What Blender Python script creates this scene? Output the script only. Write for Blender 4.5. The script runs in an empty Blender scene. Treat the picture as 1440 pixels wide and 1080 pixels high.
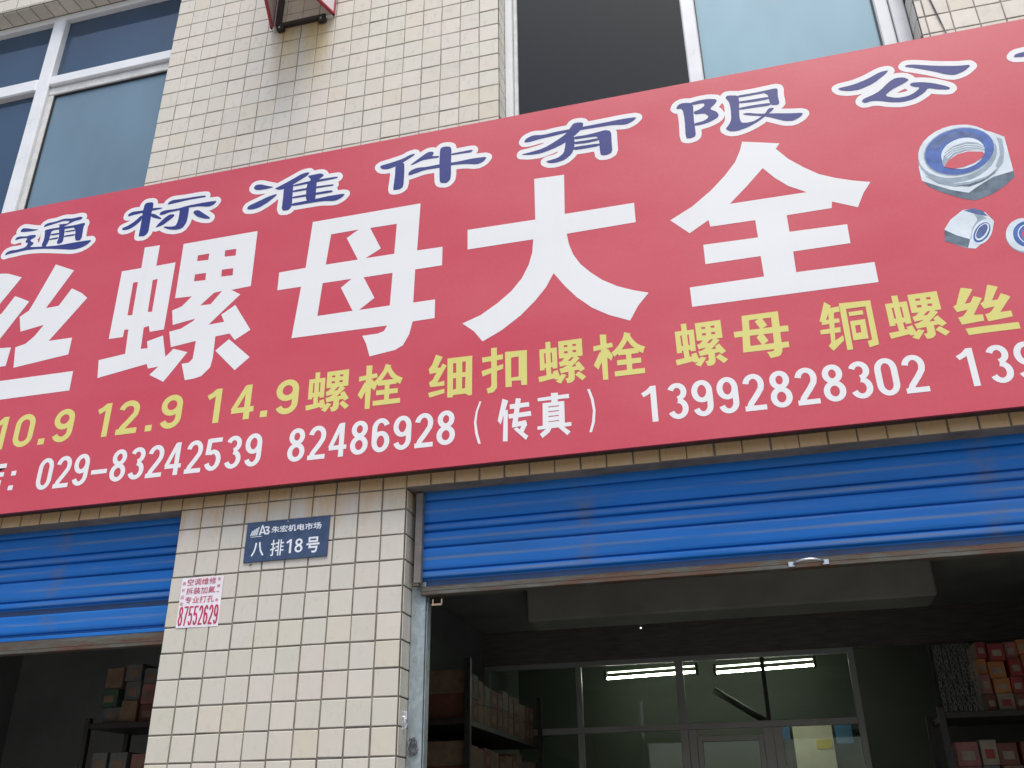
import bpy, bmesh, math, random
import numpy as np
from mathutils import Vector, Matrix
from mathutils.geometry import tessellate_polygon

random.seed(7)
SC = bpy.context.scene
COL = SC.collection
R = math.radians
G0 = 2.35                       # height of the reference joint of the tiled pillar above the ground

# ------------------------------------------------------------------ camera
cam_d = bpy.data.cameras.new('camera'); cam = bpy.data.objects.new('camera', cam_d); COL.objects.link(cam)
right = Vector((0.96764158, 0.25206701, -0.01148935))
down = Vector((-0.12019967, 0.42043394, -0.89932605))
fwd = Vector((-0.22185991, 0.87160629, 0.43712773))
m = Matrix((right, -down, -fwd)).transposed().to_4x4()
m.translation = Vector((2.26524, -3.25918, -0.75045 + G0))
cam.matrix_world = m
CAM = m.translation.copy()
F = 1303.73 / 1440.0
cam_d.sensor_width = 36.0; cam_d.lens = F * 36.0
cam_d.clip_start = 0.05; cam_d.clip_end = 500
SC.camera = cam
# ------------------------------------------------------------------ sky, sun, exposure
SUN_EL, SUN_AZ = R(66), R(160)          # azimuth clockwise from +Y
w = bpy.data.worlds.new('World'); SC.world = w; w.use_nodes = True
nt = w.node_tree; nt.nodes.clear()
sky = nt.nodes.new('ShaderNodeTexSky'); sky.sky_type = 'NISHITA'; sky.sun_disc = False
sky.sun_elevation = SUN_EL; sky.sun_rotation = SUN_AZ
sky.air_density = 1.0; sky.dust_density = 3.5; sky.ozone_density = 1.0
bg = nt.nodes.new('ShaderNodeBackground'); bg.inputs[1].default_value = 0.15
wo = nt.nodes.new('ShaderNodeOutputWorld')
nt.links.new(sky.outputs[0], bg.inputs[0]); nt.links.new(bg.outputs[0], wo.inputs[0])
sun_d = bpy.data.lights.new('sun', 'SUN'); sun = bpy.data.objects.new('sun', sun_d); COL.objects.link(sun)
sun_d.energy = 1.75; sun_d.angle = R(31); sun_d.color = (1.0, 0.97, 0.92)
sd = Vector((math.sin(SUN_AZ) * math.cos(SUN_EL), math.cos(SUN_AZ) * math.cos(SUN_EL), math.sin(SUN_EL)))
sun.rotation_euler = sd.to_track_quat('Z', 'Y').to_euler(); sun.location = (0, -6, 12)
SC.view_settings.view_transform = 'Standard'; SC.view_settings.look = 'None'
SC.view_settings.exposure = 0.36; SC.view_settings.gamma = 1.0
try: SC.view_settings.use_curve_mapping = False
except Exception: pass

# ------------------------------------------------------------------ helpers
def obj(name, me, parent=None, loc=(0, 0, 0)):
    o = bpy.data.objects.new(name, me); COL.objects.link(o)
    if parent is not None:
        o.parent = parent
    o.location = loc
    return o
def thing(name, label, cat, loc=(0, 0, 0), group=None):
    o = bpy.data.objects.new(name, None); COL.objects.link(o); o.location = loc
    o.empty_display_size = 0.1
    o['label'] = label; o['category'] = cat
    if group: o['group'] = group
    return o
def tag(o, label=None, cat=None, group=None, kind=None):
    if label: o['label'] = label
    if cat: o['category'] = cat
    if group: o['group'] = group
    if kind: o['kind'] = kind
    return o
def bm_box(bm, x0, x1, y0, y1, z0, z1, bev=0.0, seg=1):
    t = bmesh.new()
    bmesh.ops.create_cube(t, size=1.0)
    for v in t.verts:
        v.co = Vector(((x0 + x1) / 2 + v.co.x * (x1 - x0), (y0 + y1) / 2 + v.co.y * (y1 - y0), (z0 + z1) / 2 + v.co.z * (z1 - z0)))
    if bev > 0:
        bmesh.ops.bevel(t, geom=list(t.edges), offset=bev, segments=seg, affect='EDGES', profile=0.5)
    tm = bpy.data.meshes.new('tmp'); t.to_mesh(tm); t.free(); bm.from_mesh(tm); bpy.data.meshes.remove(tm)
def bm_tube(bm, pts, r, n=8, cap=True):
    rings = []
    pts = [Vector(p) for p in pts]
    up = Vector((0, 0, 1))
    for i, p in enumerate(pts):
        d = (pts[min(i + 1, len(pts) - 1)] - pts[max(i - 1, 0)]).normalized()
        a = d.cross(up)
        if a.length < 1e-3: a = d.cross(Vector((1, 0, 0)))
        a.normalize(); b = d.cross(a)
        rings.append([bm.verts.new(p + r * (math.cos(2 * math.pi * k / n) * a + math.sin(2 * math.pi * k / n) * b)) for k in range(n)])
    for i in range(len(rings) - 1):
        for k in range(n):
            bm.faces.new((rings[i][k], rings[i][(k + 1) % n], rings[i + 1][(k + 1) % n], rings[i + 1][k]))
    if cap:
        bm.faces.new(rings[0]); bm.faces.new(rings[-1][::-1])
def finish(bm, name, mats, smooth=False):
    bmesh.ops.recalc_face_normals(bm, faces=list(bm.faces))
    me = bpy.data.meshes.new(name); bm.to_mesh(me); bm.free()
    for mt in (mats if isinstance(mats, (list, tuple)) else [mats]): me.materials.append(mt)
    if smooth:
        for p in me.polygons: p.use_smooth = True
    return me
def boxes(name, lst, mat, parent=None, bev=0.0, loc=(0, 0, 0)):
    bm = bmesh.new()
    for b in lst: bm_box(bm, *b, bev=bev)
    return obj(name, finish(bm, name, mat), parent, loc)
def tube(name, pts, r, mat, parent=None, n=8, loc=(0, 0, 0)):
    bm = bmesh.new(); bm_tube(bm, pts, r, n)
    return obj(name, finish(bm, name, mat, True), parent, loc)
def raw(name, verts, faces, mats, parent=None, idx=None):
    me = bpy.data.meshes.new(name); me.from_pydata(verts, [], faces); me.update()
    for mt in (mats if isinstance(mats, (list, tuple)) else [mats]): me.materials.append(mt)
    if idx:
        for p, i in zip(me.polygons, idx): p.material_index = i
    return obj(name, me, parent)

# ------------------------------------------------------------------ materials
class M:
    def __init__(s, name, base=(.5, .5, .5), rough=.5, metal=0.0, spec=.5, coat=0.0):
        s.m = bpy.data.materials.new(name); s.m.use_nodes = True
        s.n = s.m.node_tree; s.p = s.n.nodes['Principled BSDF']
        s.p.inputs['Base Color'].default_value = (*base, 1); s.p.inputs['Roughness'].default_value = rough
        s.p.inputs['Metallic'].default_value = metal; s.p.inputs['Specular IOR Level'].default_value = spec
        if coat: s.p.inputs['Coat Weight'].default_value = coat; s.p.inputs['Coat Roughness'].default_value = .12
    def N(s, t, **k):
        n = s.n.nodes.new(t)
        for a, b in k.items():
            if a.startswith('i_'): n.inputs[a[2:].replace('_', ' ')].default_value = b
            else: setattr(n, a, b)
        return n
    def L(s, a, b): s.n.links.new(a, b); return b
    def pos(s): return s.N('ShaderNodeNewGeometry').outputs['Position']
    def objc(s): return s.N('ShaderNodeTexCoord').outputs['Object']
    def math(s, op, a, b=None, c=None, clamp=False):
        n = s.N('ShaderNodeMath', operation=op); n.use_clamp = clamp
        for i, v in enumerate((a, b, c)):
            if v is None: continue
            if isinstance(v, (int, float)): n.inputs[i].default_value = v
            else: s.L(v, n.inputs[i])
        return n.outputs[0]
    def scale(s, vec, sc):
        n = s.N('ShaderNodeVectorMath', operation='MULTIPLY'); s.L(vec, n.inputs[0]); n.inputs[1].default_value = sc
        return n.outputs[0]
    def noise(s, vec, scale=5, detail=4, rough=.55, dist=0):
        n = s.N('ShaderNodeTexNoise'); s.L(vec, n.inputs['Vector'])
        n.inputs['Scale'].default_value = scale; n.inputs['Detail'].default_value = detail
        n.inputs['Roughness'].default_value = rough; n.inputs['Distortion'].default_value = dist
        return n.outputs['Fac']
    def ramp(s, fac, stops):
        n = s.N('ShaderNodeValToRGB'); s.L(fac, n.inputs[0]); e = n.color_ramp.elements
        while len(e) < len(stops): e.new(.5)
        for el, (p, c) in zip(e, stops):
            el.position = p; el.color = (*c, 1) if len(c) == 3 else c
        return n.outputs[0]
    def mr(s, v, a, b, c=0.0, d=1.0):
        n = s.N('ShaderNodeMapRange'); s.L(v, n.inputs[0])
        for i, x in zip((1, 2, 3, 4), (a, b, c, d)): n.inputs[i].default_value = x
        return n.outputs[0]
    def mix(s, fac, a, b, mode='MIX'):
        n = s.N('ShaderNodeMix', data_type='RGBA', blend_type=mode)
        if isinstance(fac, (int, float)): n.inputs[0].default_value = fac
        else: s.L(fac, n.inputs[0])
        for i, v in ((6, a), (7, b)):
            if isinstance(v, tuple): n.inputs[i].default_value = (*v, 1)
            else: s.L(v, n.inputs[i])
        return n.outputs[2]
    def base(s, c): s.L(c, s.p.inputs['Base Color'])
    def rough(s, c): s.L(c, s.p.inputs['Roughness'])
    def bump(s, h, strength=.3, dist=.002):
        n = s.N('ShaderNodeBump'); n.inputs['Strength'].default_value = strength; n.inputs['Distance'].default_value = dist
        s.L(h, n.inputs['Height']); s.L(n.outputs[0], s.p.inputs['Normal'])

def simple(name, base, rough=.5, metal=0., var=.12, scale=12, spec=.5, bump=0., stretch=(1, 1, 1)):
    a = M(name, base, rough, metal, spec)
    v = a.scale(a.pos(), stretch)
    f = a.noise(v, scale, 5)
    lo = tuple(c * (1 - var) for c in base); hi = tuple(min(1, c * (1 + var)) for c in base)
    a.base(a.ramp(f, [(.3, lo), (.7, hi)]))
    a.rough(a.mr(f, .3, .7, max(0, rough - .06), min(1, rough + .06)))
    if bump: a.bump(a.noise(v, scale * 6, 3), bump)
    return a.m

def tile_mat(name, offx, offz, light):
    a = M(name, (.6, .55, .5), .28, 0, .5)
    p = a.pos()
    sx = a.N('ShaderNodeSeparateXYZ'); a.L(p, sx.inputs[0]); X, Y, Z = sx.outputs
    cx = a.math('FLOOR', a.math('MULTIPLY', a.math('SUBTRACT', X, offx), 10))
    cz = a.math('FLOOR', a.math('MULTIPLY', a.math('SUBTRACT', Z, offz), 10))
    cb = a.N('ShaderNodeCombineXYZ'); a.L(cx, cb.inputs[0]); a.L(cz, cb.inputs[1])
    wn = a.N('ShaderNodeTexWhiteNoise', noise_dimensions='2D'); a.L(cb.outputs[0], wn.inputs['Vector'])
    L = light
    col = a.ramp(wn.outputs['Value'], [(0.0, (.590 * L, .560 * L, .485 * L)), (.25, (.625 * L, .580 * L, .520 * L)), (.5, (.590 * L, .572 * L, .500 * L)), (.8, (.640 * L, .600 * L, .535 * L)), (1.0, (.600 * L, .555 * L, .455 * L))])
    # faint glaze mottling inside each tile
    mot = a.noise(a.scale(p, (1, 1, .6)), 26, 4)
    col = a.mix(.28, col, a.ramp(mot, [(.3, (.86, .86, .84)), (.7, (1, 1, 1))]), 'MULTIPLY')
    # large soft discolouration, greenish and pinkish
    big = a.noise(p, 3.2, 3)
    col = a.mix(.32, col, a.ramp(big, [(.35, (.92, .98, .92)), (.5, (1, 1, 1)), (.66, (1, .93, .92))]), 'MULTIPLY')
    # water run stains below the sign box and at the head of the pillar
    run = a.noise(a.scale(p, (14, 1, 1.6)), 1.0, 4)
    zt = a.math('ADD', Z, a.math('MULTIPLY', run, .35))
    m1 = a.math('MULTIPLY', a.mr(Z, G0 + 2.62, G0 + 3.20), a.mr(Z, G0 + 3.24, G0 + 3.20))
    m1 = a.math('MULTIPLY', m1, a.math('MULTIPLY', a.mr(X, .10, .20), a.mr(X, .50, .42)))
    m1 = a.math('MULTIPLY', m1, a.mr(run, .25, .6))
    m2 = a.mr(zt, G0 + .53, G0 + .66)
    m2 = a.math('MULTIPLY', m2, a.mr(Z, G0 + .9, G0 + .7))
    col = a.mix(a.math('MULTIPLY', m1, .95, clamp=True), col, (.62, .46, .20), 'MIX')
    col = a.mix(a.math('MULTIPLY', m2, .74, clamp=True), col, (.58, .36, .14), 'MIX')
    # thin dirt drips
    drip = a.mr(a.noise(a.scale(p, (38, 1, 1.1)), 1.0, 3), .66, .78)
    col = a.mix(a.math('MULTIPLY', drip, .14), col, (.36, .30, .22), 'MIX')
    sp = a.N('ShaderNodeTexVoronoi'); a.L(p, sp.inputs['Vector']); sp.inputs['Scale'].default_value = 19
    spk = a.mr(sp.outputs['Distance'], .05, .02)
    col = a.mix(a.math('MULTIPLY', spk, .35), col, (.22, .18, .13), 'MIX')
    col = a.mix(1.0, col, (1.0, .99, .965), 'MULTIPLY')
    a.base(col); a.rough(a.mr(mot, .3, .7, .22, .42))
    a.bump(a.noise(p, 30, 2), .12, .003)
    return a.m

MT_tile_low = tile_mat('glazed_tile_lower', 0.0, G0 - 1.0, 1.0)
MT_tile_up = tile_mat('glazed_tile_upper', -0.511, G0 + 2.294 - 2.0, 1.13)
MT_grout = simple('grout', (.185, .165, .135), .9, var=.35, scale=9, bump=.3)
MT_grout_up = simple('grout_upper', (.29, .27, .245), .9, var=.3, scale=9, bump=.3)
MT_concrete = simple('plaster_wall', (.34, .33, .30), .85, var=.15, scale=3, bump=.2)
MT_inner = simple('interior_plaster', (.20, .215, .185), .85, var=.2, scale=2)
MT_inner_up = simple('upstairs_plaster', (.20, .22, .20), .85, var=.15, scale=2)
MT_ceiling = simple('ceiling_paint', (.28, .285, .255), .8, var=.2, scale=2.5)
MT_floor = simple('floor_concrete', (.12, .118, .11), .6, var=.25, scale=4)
MT_white = simple('white_painted_frame', (.80, .82, .83), .32, var=.05, scale=7)
MT_whited = simple('white_frame_grime', (.66, .66, .63), .45, var=.15, scale=16)
MT_seal = simple('black_rubber_seal', (.03, .03, .03), .6, var=.1)
MT_alu = simple('aluminium_frame', (.42, .43, .41), .45, .3, var=.1, scale=5)
MT_darksteel = simple('dark_painted_steel', (.035, .03, .028), .55, .2, var=.4, scale=22)
MT_redtrim = simple('red_trim', (.42, .035, .06), .4, var=.15, scale=10)
MT_signwhite = simple('white_light_panel', (.78, .70, .70), .3, var=.06, scale=6)

def glass_blue(name, base, rough, spec=1.0):
    a = M(name, base, rough, 0, spec)
    f = a.noise(a.scale(a.pos(), (1, 1, .5)), 2.2, 3)
    a.base(a.ramp(f, [(.3, tuple(c * .88 for c in base)), (.7, tuple(c * 1.1 for c in base))]))
    a.bump(a.noise(a.pos(), 1.4, 1), .10, .02)
    return a.m
MT_gl_deep = glass_blue('deep_blue_tinted_glass', (.022, .060, .115), .03, .85)
MT_gl_mid = glass_blue('grey_blue_film_glass', (.155, .245, .315), .12, .5)
MT_gl_pale = glass_blue('pale_blue_film_glass', (.31, .49, .57), .14, .5)

def clear_glass():
    m_ = bpy.data.materials.new('clear_partition_glass'); m_.use_nodes = True; n = m_.node_tree; n.nodes.clear()
    t = n.nodes.new('ShaderNodeBsdfTransparent'); t.inputs[0].default_value = (.86, .92, .88, 1)
    g = n.nodes.new('ShaderNodeBsdfGlossy'); g.inputs['Roughness'].default_value = .03; g.inputs[0].default_value = (.8, .85, .85, 1)
    fr = n.nodes.new('ShaderNodeFresnel'); fr.inputs[0].default_value = 1.5
    mx = n.nodes.new('ShaderNodeMixShader'); o = n.nodes.new('ShaderNodeOutputMaterial')
    n.links.new(fr.outputs[0], mx.inputs[0]); n.links.new(t.outputs[0], mx.inputs[1]); n.links.new(g.outputs[0], mx.inputs[2]); n.links.new(mx.outputs[0], o.inputs[0])
    return m_
MT_glass = clear_glass()

def sign_mat(name, base, rough=.3, grime=.5, coat=0.0):
    a = M(name, base, rough, 0, .5, coat)
    p = a.pos()
    f = a.noise(a.scale(p, (.6, 1, 1.4)), 2.0, 5)
    st = a.noise(a.scale(p, (9, 1, .8)), 1.4, 4)
    fade = a.mix(a.mr(f, .35, .7, 0, .22), base, tuple(min(1, c * 1.0 + .10) for c in base))
    dirt = a.mr(st, .56, .8, 0, .22 * grime)
    fine = a.noise(p, 60, 3)
    c = a.mix(dirt, fade, tuple(c * .75 + .03 for c in base))
    c = a.mix(a.mr(fine, .45, .7, 0, .03 * grime), c, (.55, .5, .48))
    a.base(c)
    a.rough(a.mr(f, .3, .7, rough - .06, rough + .10))
    # slightly wavy sheet
    a.bump(a.noise(a.scale(p, (1, 1, .5)), 1.6, 2), .22, .02)
    return a.m
MT_red = sign_mat('red_printed_sheet', (.575, .043, .068), .35, .6, .4)
MT_lwhite = sign_mat('white_vinyl', (.80, .81, .80), .36, .7, .1)
MT_lblue = sign_mat('blue_vinyl', (.011, .022, .19), .38, .3)
MT_lyel = sign_mat('pale_yellow_vinyl', (.70, .65, .18), .38, .4)
MT_ndark = simple('print_dark_steel', (.10, .145, .19), .35, var=.35, scale=30)
MT_nmid = simple('print_mid_steel', (.30, .38, .44), .35, var=.22, scale=24)
MT_nlight = simple('print_pale_steel', (.68, .76, .80), .35, var=.10, scale=16)
MT_nblue = simple('print_blue_ring', (.05, .125, .40), .35, var=.25, scale=22)
MT_ndblue = simple('print_dark_blue', (.07, .12, .28), .35, var=.35, scale=26)
MT_fringe = simple('sign_return_edge', (.30, .02, .04), .5, var=.2)
MT_rust = simple('rusty_underside_steel', (.055, .030, .022), .75, .1, var=.5, scale=18, bump=.3)

def shutter_mat():
    a = M('blue_shutter_paint', (.03, .14, .5), .36, 0, .3)
    p = a.pos(); o = a.objc()
    sx = a.N('ShaderNodeSeparateXYZ'); a.L(o, sx.inputs[0]); Z = sx.outputs[2]
    f = a.noise(a.scale(p, (.8, 1, 10)), 2.2, 5)
    col = a.ramp(f, [(.3, (.006, .125, .42)), (.55, (.007, .150, .53)), (.75, (.014, .16, .53))])
    # paint worn along the middle ridge of the slat, in broken streaks
    ridge = a.mr(a.math('ABSOLUTE', a.math('SUBTRACT', Z, .004)), .009, .002)
    w1 = a.noise(a.scale(p, (1.6, 1, 26)), 1.0, 5, .6)
    wear = a.math('MULTIPLY', ridge, a.mr(w1, .38, .62))
    w2 = a.mr(a.noise(a.scale(p, (1.1, 1, 34)), 1.3, 6, .65), .62, .78)
    col = a.mix(a.math('MULTIPLY', wear, .5), col, (.24, .26, .25))
    col = a.mix(a.math('MULTIPLY', w2, .35), col, (.20, .20, .22))
    sx2 = a.N('ShaderNodeSeparateXYZ'); a.L(p, sx2.inputs[0]); PX = sx2.outputs[0]
    blot = a.noise(a.scale(p, (5, 1, 9)), 2.5, 4)
    for cx_ in (1.69, 3.10, -.62, -1.55):
        g_ = a.mr(a.math('ABSOLUTE', a.math('SUBTRACT', PX, cx_)), .055, .012)
        col = a.mix(a.math('MULTIPLY', g_, a.mr(blot, .40, .62, 0, .4)), col, (.13, .14, .17))
    dust = a.mr(a.noise(a.scale(p, (1.2, 1, 3)), 1.5, 5), .45, .8, 0, .16)
    col = a.mix(dust, col, (.14, .20, .25))
    a.base(col); a.rough(a.mr(f, .3, .7, .42, .6))
    return a.m
MT_shut = shutter_mat()
MT_shutdark = simple('shutter_recess_shade', (.005, .032, .105), .5, var=.3, scale=14)  # darker blue for the recess strips, their shade put into the colour
def rustbar():
    a = M('rusty_bottom_bar', (.2, .17, .13), .6, .25)
    f = a.noise(a.scale(a.pos(), (3, 3, 20)), 2.0, 6, .65)
    a.base(a.ramp(f, [(.30, (.15, .15, .135)), (.48, (.10, .092, .07)), (.6, (.12, .06, .035)), (.75, (.04, .03, .03))]))
    a.bump(a.noise(a.pos(), 80, 4), .3, .001)
    return a.m
MT_bar = rustbar()
def galv():
    a = M('galvanised_steel', (.4, .45, .46), .42, .45)
    v = a.N('ShaderNodeTexVoronoi'); a.L(a.scale(a.pos(), (1, 1, .7)), v.inputs['Vector']); v.inputs['Scale'].default_value = 70
    s2 = a.N('ShaderNodeSeparateColor'); a.L(v.outputs['Color'], s2.inputs[0])
    f = a.noise(a.pos(), 9, 5)
    c = a.ramp(s2.outputs[0], [(0, (.30, .36, .37)), (1, (.40, .46, .47))])
    c = a.mix(a.mr(f, .5, .75, 0, .6), c, (.17, .17, .15))
    a.base(c); return a.m
MT_galv = galv()
MT_channel = simple('weathered_channel', (.20, .18, .165), .7, .2, var=.35, scale=14)
MT_plaque = simple('navy_enamel', (.035, .065, .135), .35, var=.25, scale=26)
MT_platew = simple('plaque_white_paint', (.78, .82, .86), .45, var=.08)
MT_paper = simple('sticker_paper', (.80, .76, .79), .5, var=.06, scale=20)
MT_ink = simple('magenta_ink', (.48, .03, .10), .5, var=.2, scale=40)
MT_chrome = simple('chromed_steel', (.55, .57, .58), .3, .9, var=.08)
MT_cable = simple('grey_cable_sheath', (.10, .10, .105), .5, var=.1)
MT_foil = simple('silver_tape', (.62, .64, .66), .3, .6, var=.2, scale=60)
MT_street = simple('street_paving', (.22, .21, .195), .8, var=.2, scale=1.5, bump=.3)

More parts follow.
